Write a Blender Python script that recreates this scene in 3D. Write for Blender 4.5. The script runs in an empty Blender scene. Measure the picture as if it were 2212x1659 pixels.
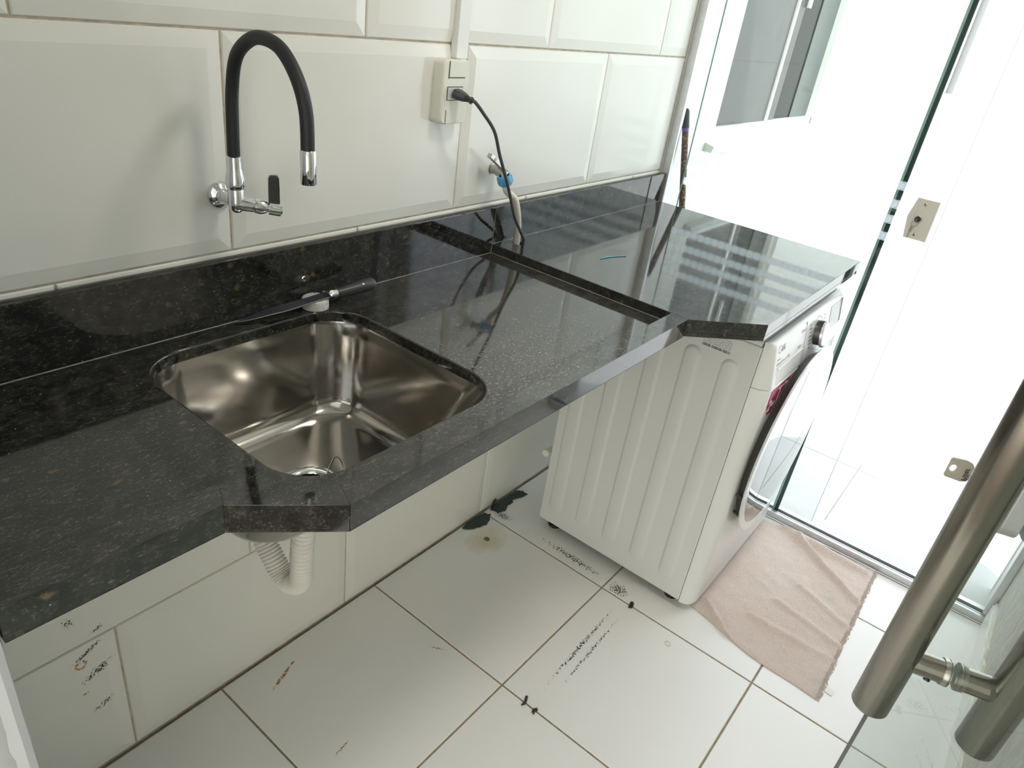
import bpy, bmesh, math, random
from mathutils import Vector, Matrix, Euler, noise as mnoise

sc = bpy.context.scene
C = sc.collection
PI = math.pi

# ------------------------------------------------------------------ camera, sky, sun, exposure
cam_d = bpy.data.cameras.new('camera')
cam_d.sensor_width = 36.0
cam_d.lens = 1536.11 / 2212 * 36.0
cam_d.clip_start = 0.02
cam = bpy.data.objects.new('camera', cam_d)
C.objects.link(cam)
cam.location = (-0.0082, -1.0505, 1.4688)
cam.rotation_euler = (1.0671, -0.1319, -0.8990)
sc.camera = cam

w = bpy.data.worlds.new('sky')
sc.world = w
w.use_nodes = True
wn = w.node_tree
wn.nodes.clear()
bg = wn.nodes.new('ShaderNodeBackground')
bg.inputs[0].default_value = (0.84, 0.92, 1.0, 1)
bg.inputs[1].default_value = 1.1
wo = wn.nodes.new('ShaderNodeOutputWorld')
wn.links.new(bg.outputs[0], wo.inputs[0])

sd = bpy.data.lights.new('sun', 'SUN')
sd.energy = 1.2
sd.angle = 0.02
sd.color = (1.0, 0.97, 0.92)
so = bpy.data.objects.new('sun', sd)
C.objects.link(so)
so.rotation_euler = Vector((0.34, 0.52, -0.78)).to_track_quat('-Z', 'Y').to_euler()

vs = sc.view_settings
vs.view_transform = 'Standard'
vs.look = 'None'
vs.gamma = 1.0
vs.use_curve_mapping = False
vs.exposure = 1.72
sc.cycles.max_bounces = 14
sc.cycles.diffuse_bounces = 6
sc.cycles.glossy_bounces = 6
sc.cycles.transparent_max_bounces = 16
sc.cycles.caustics_reflective = False
sc.cycles.caustics_refractive = False
sc.cycles.sample_clamp_indirect = 8.0


def portal(name, loc, rot, sx, sy):
    d = bpy.data.lights.new(name, 'AREA')
    d.shape = 'RECTANGLE'
    d.size = sx
    d.size_y = sy
    d.cycles.is_portal = True
    o = bpy.data.objects.new(name, d)
    C.objects.link(o)
    o.location = loc
    o.rotation_euler = rot


portal('portal_glazing', (2.30, -0.69, 1.05), (0, PI / 2, 0), 2.1, 1.38)


# ------------------------------------------------------------------ materials
class NT:
    def __init__(s, name):
        s.m = bpy.data.materials.new(name)
        s.m.use_nodes = True
        s.t = s.m.node_tree
        s.n = s.t.nodes
        s.p = s.n['Principled BSDF']
        s.out = s.n['Material Output']

    def node(s, ty, **kw):
        n = s.n.new(ty)
        for k, v in kw.items():
            setattr(n, k, v)
        return n

    def link(s, a, b):
        s.t.links.new(a, b)

    def val(s, x):
        return x

    def math(s, op, a, b=None, c=None, clamp=False):
        n = s.node('ShaderNodeMath', operation=op)
        n.use_clamp = clamp
        for i, v in enumerate((a, b, c)):
            if v is None:
                continue
            if isinstance(v, (int, float)):
                n.inputs[i].default_value = v
            else:
                s.link(v, n.inputs[i])
        return n.outputs[0]

    def pos(s):
        return s.node('ShaderNodeNewGeometry').outputs['Position']

    def objc(s):
        return s.node('ShaderNodeTexCoord').outputs['Object']

    def noise(s, vec, scale, detail=3, rough=.55, scl=None):
        n = s.node('ShaderNodeTexNoise')
        n.inputs['Scale'].default_value = scale
        n.inputs['Detail'].default_value = detail
        n.inputs['Roughness'].default_value = rough
        if scl:
            mp = s.node('ShaderNodeMapping')
            mp.inputs['Scale'].default_value = scl
            s.link(vec, mp.inputs[0])
            vec = mp.outputs[0]
        s.link(vec, n.inputs['Vector'])
        return n.outputs['Fac']

    def voro(s, vec, scale, scl=None, out='Distance', feature='F1'):
        n = s.node('ShaderNodeTexVoronoi', feature=feature)
        n.inputs['Scale'].default_value = scale
        if scl:
            mp = s.node('ShaderNodeMapping')
            mp.inputs['Scale'].default_value = scl
            s.link(vec, mp.inputs[0])
            vec = mp.outputs[0]
        s.link(vec, n.inputs['Vector'])
        return n.outputs[out]

    def ramp(s, fac, a, b, ca=(0, 0, 0, 1), cb=(1, 1, 1, 1)):
        n = s.node('ShaderNodeValToRGB')
        n.color_ramp.elements[0].position = a
        n.color_ramp.elements[1].position = b
        n.color_ramp.elements[0].color = ca
        n.color_ramp.elements[1].color = cb
        s.link(fac, n.inputs[0])
        return n.outputs[0]

    def step(s, fac, a, b):
        n = s.node('ShaderNodeMapRange')
        n.inputs['From Min'].default_value = a
        n.inputs['From Max'].default_value = b
        s.link(fac, n.inputs['Value'])
        return n.outputs[0]

    def mix(s, fac, a, b):
        n = s.node('ShaderNodeMix', data_type='RGBA')
        if isinstance(fac, (int, float)):
            n.inputs[0].default_value = fac
        else:
            s.link(fac, n.inputs[0])
        for i, v in ((6, a), (7, b)):
            if isinstance(v, tuple):
                n.inputs[i].default_value = v if len(v) == 4 else v + (1,)
            else:
                s.link(v, n.inputs[i])
        return n.outputs[2]

    def bump(s, h, strength=.2, dist=.002):
        n = s.node('ShaderNodeBump')
        n.inputs['Strength'].default_value = strength
        n.inputs['Distance'].default_value = dist
        s.link(h, n.inputs['Height'])
        s.link(n.outputs[0], s.p.inputs['Normal'])

    def set(s, **kw):
        names = dict(col='Base Color', rough='Roughness', metal='Metallic', spec='Specular IOR Level', ior='IOR',
                     coat='Coat Weight', coatr='Coat Roughness', trans='Transmission Weight', alpha='Alpha',
                     sss='Subsurface Weight', sheen='Sheen Weight')
        for k, v in kw.items():
            i = s.p.inputs[names[k]]
            if isinstance(v, (int, float)):
                i.default_value = v
            elif isinstance(v, tuple):
                i.default_value = v if len(v) == 4 else v + (1,)
            else:
                s.link(v, i)
        return s


def plain(name, col, rough=.5, metal=0.0, var=.0, vscale=40, **kw):
    t = NT(name)
    if var > 0:
        f = t.noise(t.objc(), vscale, 4)
        d = tuple(max(0, c * (1 - var)) for c in col)
        t.set(col=t.mix(t.step(f, .35, .65), d, col))
    else:
        t.set(col=col)
    t.set(rough=rough, metal=metal, **kw)
    return t.m


M = {}


def stains(t, col, plane, items):
    """items: (u, v, len, wid, angle_deg, noise_scale, lo, hi, colour, ring)"""
    sep = t.node('ShaderNodeSeparateXYZ')
    t.link(t.pos(), sep.inputs[0])
    U, V = sep.outputs[plane[0]], sep.outputs[plane[1]]
    P = t.pos()
    for (u, v, ln, wd, ang, ns, lo, hi, c, ring) in items:
        ca, sa = math.cos(math.radians(ang)), math.sin(math.radians(ang))
        du, dv = t.math('SUBTRACT', U, u), t.math('SUBTRACT', V, v)
        a = t.math('ADD', t.math('MULTIPLY', du, ca / ln), t.math('MULTIPLY', dv, sa / ln))
        b = t.math('ADD', t.math('MULTIPLY', du, -sa / wd), t.math('MULTIPLY', dv, ca / wd))
        r = t.math('SQRT', t.math('ADD', t.math('MULTIPLY', a, a), t.math('MULTIPLY', b, b)))
        if ring:
            r = t.math('ABSOLUTE', t.math('SUBTRACT', r, .6))
            env = t.math('SUBTRACT', 1.0, t.math('MULTIPLY', r, 2.4), clamp=True)
        else:
            env = t.math('SUBTRACT', 1.15, r, clamp=True)
        nz = t.noise(P, ns, 5, .65)
        m = t.step(t.math('MULTIPLY', nz, t.math('POWER', env, .35)), lo, hi)
        col = t.mix(m, col, c)
    return col


# wall tile: glossy white ceramic
t = NT('wall_tile')
base = t.mix(t.step(t.noise(t.pos(), 2.2, 3), .35, .65), (.78, .77, .715), (.82, .81, .755))
BLK = (.035, .04, .04)
RUST = (.45, .19, .03)
base = stains(t, base, (0, 2), [
    (.2895, .3015, .014, .014, 0, 160, .38, .50, RUST, True),
    (.2863, .2259, .009, .005, 20, 160, .40, .50, RUST, False),
    (.305, .325, .045, .007, 24, 260, .40, .50, BLK, False),
    (.315, .268, .050, .016, 24, 240, .43, .52, BLK, False),
    (.312, .175, .040, .014, 20, 300, .47, .53, BLK, False),
    (.283, .413, .020, .014, -60, 300, .45, .52, BLK, False),
    (.326, .368, .020, .008, 20, 300, .42, .52, BLK, False)])
t.set(col=base, rough=.16, spec=.5)
t.bump(t.noise(t.pos(), 9, 2), .03, .004)
M['wtile'] = t.m

M['grout'] = plain('wall_grout', (.58, .51, .41), .9, var=.3, vscale=60)
M['fgrout'] = plain('floor_grout', (.36, .285, .19), .95, var=.3, vscale=50)

t = NT('floor_tile')
base = t.mix(t.step(t.noise(t.pos(), 3.0, 3), .3, .7), (.79, .775, .745), (.81, .795, .765))
fl = [(.660, -.072, .045, .006, 21, 120, .36, .46, (.38, .17, .04), False),
      (.700, -.056, .010, .004, 21, 200, .36, .46, (.38, .17, .04), False),
      (1.3814, -.0936, .075, .055, 0, 14, .18, .75, (.60, .48, .26), False),
      (1.3814, -.0936, .010, .010, 0, 40, .20, .36, (.16, .11, .05), False),
      (1.25, -.533, .25, .010, 2, 170, .44, .52, (.05, .05, .05), False),
      (1.25, -.562, .25, .009, 2, 190, .46, .53, (.05, .05, .05), False),
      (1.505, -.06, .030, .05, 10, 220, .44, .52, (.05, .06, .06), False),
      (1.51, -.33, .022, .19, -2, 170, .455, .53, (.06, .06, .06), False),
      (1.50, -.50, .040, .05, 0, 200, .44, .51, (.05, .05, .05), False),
      (.977, -.272, .006, .035, 30, 260, .44, .52, (.30, .17, .08), False),
      (.640, -.310, .035, .005, 10, 260, .42, .52, (.36, .20, .08), False),
      (1.425, -.70, .012, .012, 0, 60, .25, .55, (.60, .54, .44), True)]
base = stains(t, base, (0, 1), fl)
speck = t.step(t.voro(t.pos(), 26), .012, .006)
base = t.mix(speck, base, (.12, .09, .06))
t.set(col=base, rough=.27, spec=.5)
M['ftile'] = t.m

# granite
t = NT('black_granite')
P = t.pos()
n1 = t.noise(P, 30, 5, .65, (1, 1.5, 1.4))
n2 = t.noise(P, 75, 5, .7, (1, 1.9, 1.6))
n3 = t.noise(P, 170, 5, .75, (1, 2.4, 1.8))
n4 = t.noise(P, 300, 4, .75, (1, 2.0, 1.6))
col = t.mix(t.step(n1, .40, .70), (.0040, .0046, .0050), (.028, .029, .026))
col = t.mix(t.math('MULTIPLY', t.step(n2, .52, .70), .75), col, (.062, .058, .048))
col = t.mix(t.math('MULTIPLY', t.math('MULTIPLY', t.step(n3, .55, .68), t.step(n1, .34, .56)), .9), col, (.135, .120, .094))
col = t.mix(t.math('MULTIPLY', t.math('MULTIPLY', t.step(n4, .60, .70), t.step(n2, .42, .60)), .8), col, (.24, .215, .17))
bl = t.voro(P, 22, (1, 1.6, 1.3))
col = t.mix(t.math('MULTIPLY', t.step(bl, .22, .06), t.step(n2, .42, .58)), col, (.12, .088, .042))
wsp = t.step(t.voro(P, 46), .050, .025)
col = t.mix(wsp, col, (.32, .31, .28))
# dried water spots and dust lying on the level tops right of the sink and along the front
sep = t.node('ShaderNodeSeparateXYZ')
t.link(P, sep.inputs[0])
nz = t.node('ShaderNodeSeparateXYZ')
t.link(t.node('ShaderNodeNewGeometry').outputs['Normal'], nz.inputs[0])
flat = t.step(nz.outputs[2], .9, .97)
env = t.math('MULTIPLY', flat, t.math('MULTIPLY', t.step(t.math('ABSOLUTE', t.math('SUBTRACT', sep.outputs[0], .90)), .36, .05),
             t.step(t.math('ABSOLUTE', t.math('ADD', sep.outputs[1], .44)), .17, .03)))
dust = t.math('MULTIPLY', t.step(t.noise(P, 150, 5, .72, (1, 1.6, 1)), .53, .63), env)
col = t.mix(t.math('MULTIPLY', dust, .75), col, (.36, .325, .265))
film_ = t.math('MULTIPLY', flat, t.math('MULTIPLY', t.step(sep.outputs[0], .72, .95), t.math('MULTIPLY', t.step(t.noise(P, 16, 4, .6), .20, .80), .35)))
col = t.mix(film_, col, (.13, .12, .10))
t.set(col=col, rough=t.math('ADD', .035, t.math('ADD', t.math('MULTIPLY', dust, .4), t.math('MULTIPLY', t.noise(P, 7, 3), .04))), spec=.5, ior=1.74)
M['granite'] = t.m
M['sealant'] = plain('grey_joint_sealant', (.33, .30, .27), .7, var=.3)

t = NT('brushed_steel')
f = t.noise(t.objc(), 30, 4, .6, (1, 1, 8))
t.set(col=t.mix(f, (.43, .412, .382), (.52, .50, .465)), metal=1.0, rough=t.math('ADD', .06, t.math('MULTIPLY', t.noise(t.objc(), 14, 3), .16)))
M['steel'] = t.m
M['chrome'] = plain('chrome', (.78, .79, .80), .05, 1.0)
M['nickel'] = plain('dull_nickel', (.55, .53, .49), .28, 1.0, var=.2)
t = NT('handle_steel')
f = t.noise(t.objc(), 60, 3, .6, (1, 1, .02))
t.set(col=t.mix(f, (.30, .275, .24), (.44, .41, .365)), metal=1.0, rough=.22)
M['bar'] = t.m
M['rubber'] = plain('black_rubber', (.010, .010, .013), .55)
M['alu'] = plain('aluminium', (.70, .71, .72), .35, .7, var=.1)
M['white_paint'] = plain('white_paint', (.80, .80, .78), .75, var=.05, vscale=8)

t = NT('exterior_paint')
f = t.noise(t.pos(), 300, 4)
t.set(col=t.mix(t.noise(t.pos(), 5, 4), (.78, .77, .73), (.86, .85, .81)), rough=.9)
t.bump(f, .5, .003)
M['ext'] = t.m

t = NT('rough_plaster')
f = t.noise(t.pos(), 45, 6, .7, (1, 1, .35))
g = t.noise(t.pos(), 8, 4)
t.set(col=t.mix(t.step(f, .35, .68), (.50, .485, .44), (.68, .665, .61)), rough=.95)
t.bump(t.math('ADD', f, t.math('MULTIPLY', g, .7)), .8, .008)
M['plaster'] = t.m

t = NT('painted_plaster')
t.set(col=(.50, .51, .52), rough=.85)
t.bump(t.noise(t.pos(), 60, 4), .3, .002)
M['jamb'] = t.m
M['ceiling'] = plain('ceiling_paint', (.80, .80, .79), .9)
M['hall_floor'] = plain('hall_floor', (.13, .10, .075), .6, var=.2)
M['hall'] = plain('hall_paint', (.72, .71, .68), .9)


def glass_mat(name, tint, gain=1.0, edge=None):
    t = NT(name)
    t.n.remove(t.p)
    tr = t.node('ShaderNodeBsdfTransparent')
    tr.inputs[0].default_value = tint + (1,)
    gl = t.node('ShaderNodeBsdfGlossy')
    gl.inputs['Roughness'].default_value = 0.0
    fr = t.node('ShaderNodeFresnel')
    fr.inputs[0].default_value = 1.5
    mx = t.node('ShaderNodeMixShader')
    bf = t.node('ShaderNodeNewGeometry').outputs['Backfacing']
    t.link(t.math('MULTIPLY', t.math('MULTIPLY', fr.outputs[0], gain), t.math('SUBTRACT', 1.0, bf)), mx.inputs[0])
    t.link(tr.outputs[0], mx.inputs[1])
    t.link(gl.outputs[0], mx.inputs[2])
    t.link(mx.outputs[0], t.out.inputs[0])
    return t.m


def film(name, col, opac):
    t = NT(name)
    t.n.remove(t.p)
    tr = t.node('ShaderNodeBsdfTransparent')
    tl = t.node('ShaderNodeBsdfTranslucent')
    tl.inputs[0].default_value = col + (1,)
    mx = t.node('ShaderNodeMixShader')
    mx.inputs[0].default_value = opac
    t.link(tr.outputs[0], mx.inputs[1])
    t.link(tl.outputs[0], mx.inputs[2])
    t.link(mx.outputs[0], t.out.inputs[0])
    return t.m


M['glass'] = glass_mat('clear_glass', (.955, .975, .965))
M['glass_g'] = glass_mat('greenish_glass', (.86, .90, .885))
M['fill_pane'] = film('warm_fill_tint', (1.0, .96, .88), .10)  # tint added to warm the fill light coming from the hall
M['fill_pane'].node_tree.nodes['Transparent BSDF'].inputs[0].default_value = (1.0, .955, .875, 1)
M['glass_edge'] = plain('dark_green_glass_edge', (.010, .032, .028), .15)
M['glass_edge2'] = plain('pale_green_glass_edge', (.30, .46, .43), .15)
M['winglass'] = plain('window_glass', (.085, .083, .083), .25, var=.12, vscale=14, spec=.2)
M['windark'] = plain('dark_window_glass', (.006, .006, .0055), .2, var=.25, vscale=10, spec=.1)
M['winthird'] = plain('pale_grey_window_glass', (.10, .11, .105), .3, var=.1, vscale=10, spec=.2)

M['decal'] = film('frosted_sticker', (.93, .95, .97), .45)
M['decal2'] = film('frosted_film', (.93, .95, .97), .30)

M['white_plastic'] = plain('white_plastic', (.80, .80, .77), .35)
M['ivory'] = plain('ivory_plastic', (.74, .73, .64), .4)
M['ivory_d'] = plain('outlet_insert_plastic', (.62, .64, .62), .4)
M['pipe_grey'] = plain('grey_pipe', (.22, .215, .21), .5)
M['gap'] = plain('shadow_gap', (.06, .055, .05), .8)
M['grey_rubber'] = plain('dark_grey_rubber', (.058, .062, .066), .55)
M['blue'] = plain('blue_plastic', (.10, .38, .66), .4)
t = NT('ribbed_hose')
wv = t.node('ShaderNodeTexWave', wave_type='BANDS', bands_direction='Z')
wv.inputs['Scale'].default_value = 180
t.link(t.pos(), wv.inputs[0])
t.set(col=t.mix(wv.outputs['Fac'], (.62, .57, .48), (.78, .74, .66)), rough=.5)
M['hose'] = t.m
M['siphon'] = plain('corrugated_white_plastic', (.76, .73, .67), .5, var=.08)
M['enamel'] = plain('white_enamel', (.70, .70, .675), .30)
M['enamel2'] = plain('white_gloss_plastic', (.78, .78, .76), .22)
M['dark_metal'] = plain('dark_grey_door_ring', (.16, .155, .145), .32, .8)
M['silver_ring'] = plain('silver_ring', (.80, .81, .82), .22, .35)
M['mirror'] = NT('mirrored_door_glass').set(col=(.37, .37, .36), metal=1.0, rough=.03).m
M['print'] = plain('grey_print', (.22, .22, .22), .6)
M['printl'] = plain('light_grey_print', (.52, .52, .51), .6)
M['display'] = plain('display_glass', (.33, .31, .27), .12)
M['black'] = plain('black_plastic', (.02, .02, .02), .4)
M['sticker_lo'] = plain('crimson_print', (.36, .012, .07), .3)
M['sticker_hi'] = plain('pink_print', (.66, .16, .26), .3)
M['paper'] = plain('paper_label', (.70, .70, .66), .6)
M['knife_b'] = plain('black_coated_steel', (.045, .048, .060), .35, .3)
M['knife_h'] = plain('black_handle', (.032, .032, .035), .38)
M['stone'] = plain('off_white_stone', (.68, .665, .61), .85, var=.25, vscale=220)
t = NT('rusty_brown_paint')
t.set(col=t.mix(t.step(t.noise(t.objc(), 120, 4), .50, .62), (.11, .055, .035), (.36, .25, .17)), rough=.7)
M['broom'] = t.m
M['purple'] = plain('purple_plastic', (.16, .10, .42), .4)
t = NT('terry_towel')
f = t.noise(t.pos(), 260, 4, .7)
g = t.noise(t.pos(), 4.5, 3)
col = t.mix(t.step(g, .3, .7), (.84, .68, .60), (.88, .75, .67))
col = t.mix(t.step(t.noise(t.pos(), 7, 4), .56, .72), col, (.72, .67, .58))
col = t.mix(t.math('MULTIPLY', t.step(f, .58, .34), .45), col, (.60, .46, .40))
t.set(col=col, rough=1.0, sheen=.25, spec=.1)
t.bump(f, .9, .006)
M['towel'] = t.m
M['tape'] = plain('clear_tape', (.70, .70, .67), .35)
M['green_paint'] = plain('dark_green_flake', (.030, .055, .045), .5, var=.6, vscale=60)
M['black_scrap'] = plain('black_scrap', (.012, .013, .013), .5)
M['cyan'] = plain('blue_thread', (.16, .42, .50), .5)
M['thread'] = plain('pale_thread', (.62, .56, .44), .6)
M['brass'] = plain('worn_key_metal', (.55, .51, .42), .4, .15, var=.2)
M['key_dark'] = plain('dull_dark_key_metal', (.24, .20, .15), .4, .3)
M['lock'] = plain('satin_lock_case', (.62, .60, .54), .42, .0)
M['ext_tile'] = plain('outdoor_white_tile', (.58, .575, .565), .45, var=.05, vscale=6)
M['white_print'] = plain('white_print', (.85, .82, .82), .5)


# ------------------------------------------------------------------ mesh helpers
def wloc(o):
    v = Vector((0, 0, 0))
    while o:
        v += o.location
        o = o.parent
    return v


class MB:
    def __init__(s):
        s.v = []
        s.f = []

    def add(s, verts, faces):
        k = len(s.v)
        s.v += [tuple(p) for p in verts]
        s.f += [tuple(i + k for i in fc) for fc in faces]
        return s

    def box(s, x0, x1, y0, y1, z0, z1):
        x0, x1 = min(x0, x1), max(x0, x1)
        y0, y1 = min(y0, y1), max(y0, y1)
        z0, z1 = min(z0, z1), max(z0, z1)
        V = [(x0, y0, z0), (x1, y0, z0), (x1, y1, z0), (x0, y1, z0), (x0, y0, z1), (x1, y0, z1), (x1, y1, z1), (x0, y1, z1)]
        return s.add(V, [(0, 3, 2, 1), (4, 5, 6, 7), (0, 1, 5, 4), (1, 2, 6, 5), (2, 3, 7, 6), (3, 0, 4, 7)])

    def prism(s, poly, a, b, axis='z'):
        """poly: 2-D points; extruded from a to b along axis. z: (x,y); y: (x,z); x: (y,z)"""
        def P(p, h):
            return (p[0], p[1], h) if axis == 'z' else ((p[0], h, p[1]) if axis == 'y' else (h, p[0], p[1]))
        n = len(poly)
        V = [P(p, a) for p in poly] + [P(p, b) for p in poly]
        F = [tuple(range(n - 1, -1, -1)), tuple(range(n, 2 * n))] + [(i, (i + 1) % n, n + (i + 1) % n, n + i) for i in range(n)]
        return s.add(V, F)

    def loft(s, rings, close0=True, close1=True):
        n = len(rings[0])
        V = [p for r in rings for p in r]
        F = []
        for k in range(len(rings) - 1):
            for i in range(n):
                j = (i + 1) % n
                F.append((k * n + i, k * n + j, (k + 1) * n + j, (k + 1) * n + i))
        if close0:
            F.append(tuple(range(n - 1, -1, -1)))
        if close1:
            b = (len(rings) - 1) * n
            F.append(tuple(range(b, b + n)))
        return s.add(V, F)

    def tube(s, pts, r, seg=16, cap=True, up=None):
        pts = [Vector(p) for p in pts]
        n = len(pts)
        rs = r if isinstance(r, (list, tuple)) else [r] * n
        T = []
        for i in range(n):
            d = (pts[min(i + 1, n - 1)] - pts[max(i - 1, 0)])
            T.append(d.normalized() if d.length > 1e-9 else (T[-1] if T else Vector((0, 0, 1))))
        a = Vector((0, 0, 1)) if abs(T[0].z) < .9 else Vector((1, 0, 0))
        if up:
            a = Vector(up)
        N = (a - T[0] * a.dot(T[0])).normalized()
        rings = []
        for i in range(n):
            if i:
                N = (N - T[i] * N.dot(T[i]))
                N = N.normalized()
            B = T[i].cross(N)
            rings.append([pts[i] + (N * math.cos(2 * PI * k / seg) + B * math.sin(2 * PI * k / seg)) * rs[i] for k in range(seg)])
        return s.loft(rings, cap, cap)

    def lathe(s, o, axis, prof, seg=32, cap0=True, cap1=True):
        """prof: list of (distance along axis, radius)"""
        o = Vector(o)
        ax = Vector(axis).normalized()
        a = Vector((0, 0, 1)) if abs(ax.z) < .9 else Vector((1, 0, 0))
        N = (a - ax * a.dot(ax)).normalized()
        B = ax.cross(N)
        rings = [[o + ax * h + (N * math.cos(2 * PI * k / seg) + B * math.sin(2 * PI * k / seg)) * r for k in range(seg)] for h, r in prof]
        return s.loft(rings, cap0, cap1)

    def build(s, name, mat, parent=None, smooth=False, bevel=0, auto=None):
        me = bpy.data.meshes.new(name)
        vs_ = [Vector(p) for p in s.v]
        if parent is None:
            xs = [p.x for p in vs_]
            ys = [p.y for p in vs_]
            loc = Vector(((min(xs) + max(xs)) / 2, (min(ys) + max(ys)) / 2, min(p.z for p in vs_)))
        else:
            loc = Vector((0, 0, 0))
        off = loc + (wloc(parent) if parent else Vector((0, 0, 0)))
        me.from_pydata([p - off for p in vs_], [], s.f)
        bm = bmesh.new()
        bm.from_mesh(me)
        bmesh.ops.recalc_face_normals(bm, faces=bm.faces)
        bm.to_mesh(me)
        bm.free()
        me.materials.append(M[mat] if isinstance(mat, str) else mat)
        o = bpy.data.objects.new(name, me)
        C.objects.link(o)
        o.location = loc
        if parent:
            o.parent = parent
        if smooth:
            for p in me.polygons:
                p.use_smooth = True
            ang = auto if auto else 40
            bm = bmesh.new()
            bm.from_mesh(me)
            for e in bm.edges:
                if len(e.link_faces) == 2 and e.calc_face_angle(0) > math.radians(ang):
                    e.smooth = False
            bm.to_mesh(me)
            bm.free()
        if bevel:
            md = o.modifiers.new('bevel', 'BEVEL')
            md.width = bevel
            md.segments = 2
            md.limit_method = 'ANGLE'
            md.angle_limit = math.radians(35)
        return o


def empty(name, loc, label=None, cat=None, group=None, kind=None):
    o = bpy.data.objects.new(name, None)
    C.objects.link(o)
    o.location = loc
    o.empty_display_size = .05
    return tag(o, label, cat, group, kind)


def tag(o, label=None, cat=None, group=None, kind=None):
    if label:
        o['label'] = label
    if cat:
        o['category'] = cat
    if group:
        o['group'] = group
    if kind:
        o['kind'] = kind
    return o


def struct(o, label=None):
    o['kind'] = 'structure'
    if label:
        o['label'] = label
    return o


def smoothpath(pts, n=12):
    """Catmull-Rom through pts"""
    pts = [Vector(p) for p in pts]
    out = []
    for i in range(len(pts) - 1):
        p0 = pts[max(i - 1, 0)]
        p1, p2 = pts[i], pts[i + 1]
        p3 = pts[min(i + 2, len(pts) - 1)]
        for k in range(n):
            u = k / n
            out.append(.5 * ((2 * p1) + (p2 - p0) * u + (2 * p0 - 5 * p1 + 4 * p2 - p3) * u * u + (3 * p1 - p0 - 3 * p2 + p3) * u ** 3))
    out.append(pts[-1])
    return out


def text_mesh(name, txt, size, mat, parent, M4, depth=.0003, bold=0.0, shear=0.0, align='LEFT'):
    """flat lettering as a thin solid; M4 places the text plane (x right, y up, z out) in the world"""
    cu = bpy.data.curves.new(name, 'FONT')
    cu.body = txt
    cu.size = size
    cu.extrude = depth
    cu.offset = bold
    cu.shear = shear
    cu.align_x = align
    cu.resolution_u = 3
    tmp = bpy.data.objects.new(name, cu)
    C.objects.link(tmp)
    dg = bpy.context.evaluated_depsgraph_get()
    me = bpy.data.meshes.new_from_object(tmp.evaluated_get(dg))
    C.objects.unlink(tmp)
    bpy.data.objects.remove(tmp)
    me.transform(Matrix.Translation(-wloc(parent)) @ M4)
    me.materials.clear()
    me.materials.append(M[mat])
    o = bpy.data.objects.new(name, me)
    C.objects.link(o)
    o.parent = parent
    return o


def frame4(o, x, y):
    x = Vector(x).normalized()
    y = Vector(y)
    y = (y - x * y.dot(x)).normalized()
    z = x.cross(y)
    m = Matrix((x, y, z)).transposed().to_4x4()
    m.translation = Vector(o)
    return m


def rrect(cx, cy, hx, hy, r, seg=8):
    pts = []
    for (sx, sy, a0) in ((1, 1, 0), (-1, 1, 90), (-1, -1, 180), (1, -1, 270)):
        for k in range(seg + 1):
            a = math.radians(a0 + 90 * k / seg)
            pts.append((cx + sx * (hx - r) + r * math.cos(a), cy + sy * (hy - r) + r * math.sin(a)))
    return pts


# ------------------------------------------------------------------ constants of the place
YO = -1.377            # opposite wall
XL = 0.105             # left stub wall
XG = 2.20              # inner face of the door track
ZC, ZT, ZL = 0.907, 0.9293, 0.8909   # recessed top, raised top, apron bottom

# ------------------------------------------------------------------ floor with tiles
fl = struct(MB().box(-0.3, 2.20, YO - .02, 0.0, -.06, -.0025).build('floor', 'fgrout'), 'white square floor tiles with brown grout')
F, xF, aF = .4624, .5472, .4594
g = .0023
ys = [(0, -aF), (-aF, -aF - F), (-aF - F, YO)]


def flat_tile(x0, x1, y0, y1, z0, z1, c=.0012):
    m = MB()
    lo, hi = min(y0, y1), max(y0, y1)
    r0 = [(x0, lo, z0), (x1, lo, z0), (x1, hi, z0), (x0, hi, z0)]
    r1 = [(x0, lo, z1 - c), (x1, lo, z1 - c), (x1, hi, z1 - c), (x0, hi, z1 - c)]
    r2 = [(x0 + c, lo + c, z1), (x1 - c, lo + c, z1), (x1 - c, hi - c, z1), (x0 + c, hi - c, z1)]
    return m.loft([r0, r1, r2], True, True)


for k in range(-2, 4):
    x0, x1 = xF + k * F, xF + (k + 1) * F
    x1 = min(x1, 2.195)
    x0 = max(x0, -.3)
    for (a, b) in ys:
        aa = a - (.004 if a == 0 else g)
        flat_tile(x0 + g, x1 - g, aa, b + g, -.004, 0).build('floor_tile', 'ftile', fl)

# ------------------------------------------------------------------ tiled back wall
wb = struct(MB().box(-.05, 2.205, .0052, .15, -.06, 2.5).build('wall_back', 'grout'), 'wall of large white bevelled tiles behind the counter')
WT, HT = .552, .3387
rows = [(0.0, .3452, .357), (.3452, .6857, .0914), (.6857, 1.0262, .365), (1.0262, 1.3649, .0914), (1.3649, 1.7036, .371),
        (1.7036, 2.0423, .0914), (2.0423, 2.381, .371), (2.381, 2.5, .0914)]


def wall_tile(x0, x1, z0, z1, yb=0.0, th=.0075, e=.0018, m_=.024):
    """pillow-edged tile standing on the wall plane y = yb, face towards -y"""
    m_ = min(m_, (x1 - x0) / 3, (z1 - z0) / 3)
    R = lambda d, y: [(x0 + d, y, z0 + d), (x1 - d, y, z0 + d), (x1 - d, y, z1 - d), (x0 + d, y, z1 - d)]
    return MB().loft([R(0, yb + .002), R(0, yb - e), R(.0015, yb - e - .0022), R(m_, yb - th)], True, True)


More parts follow.
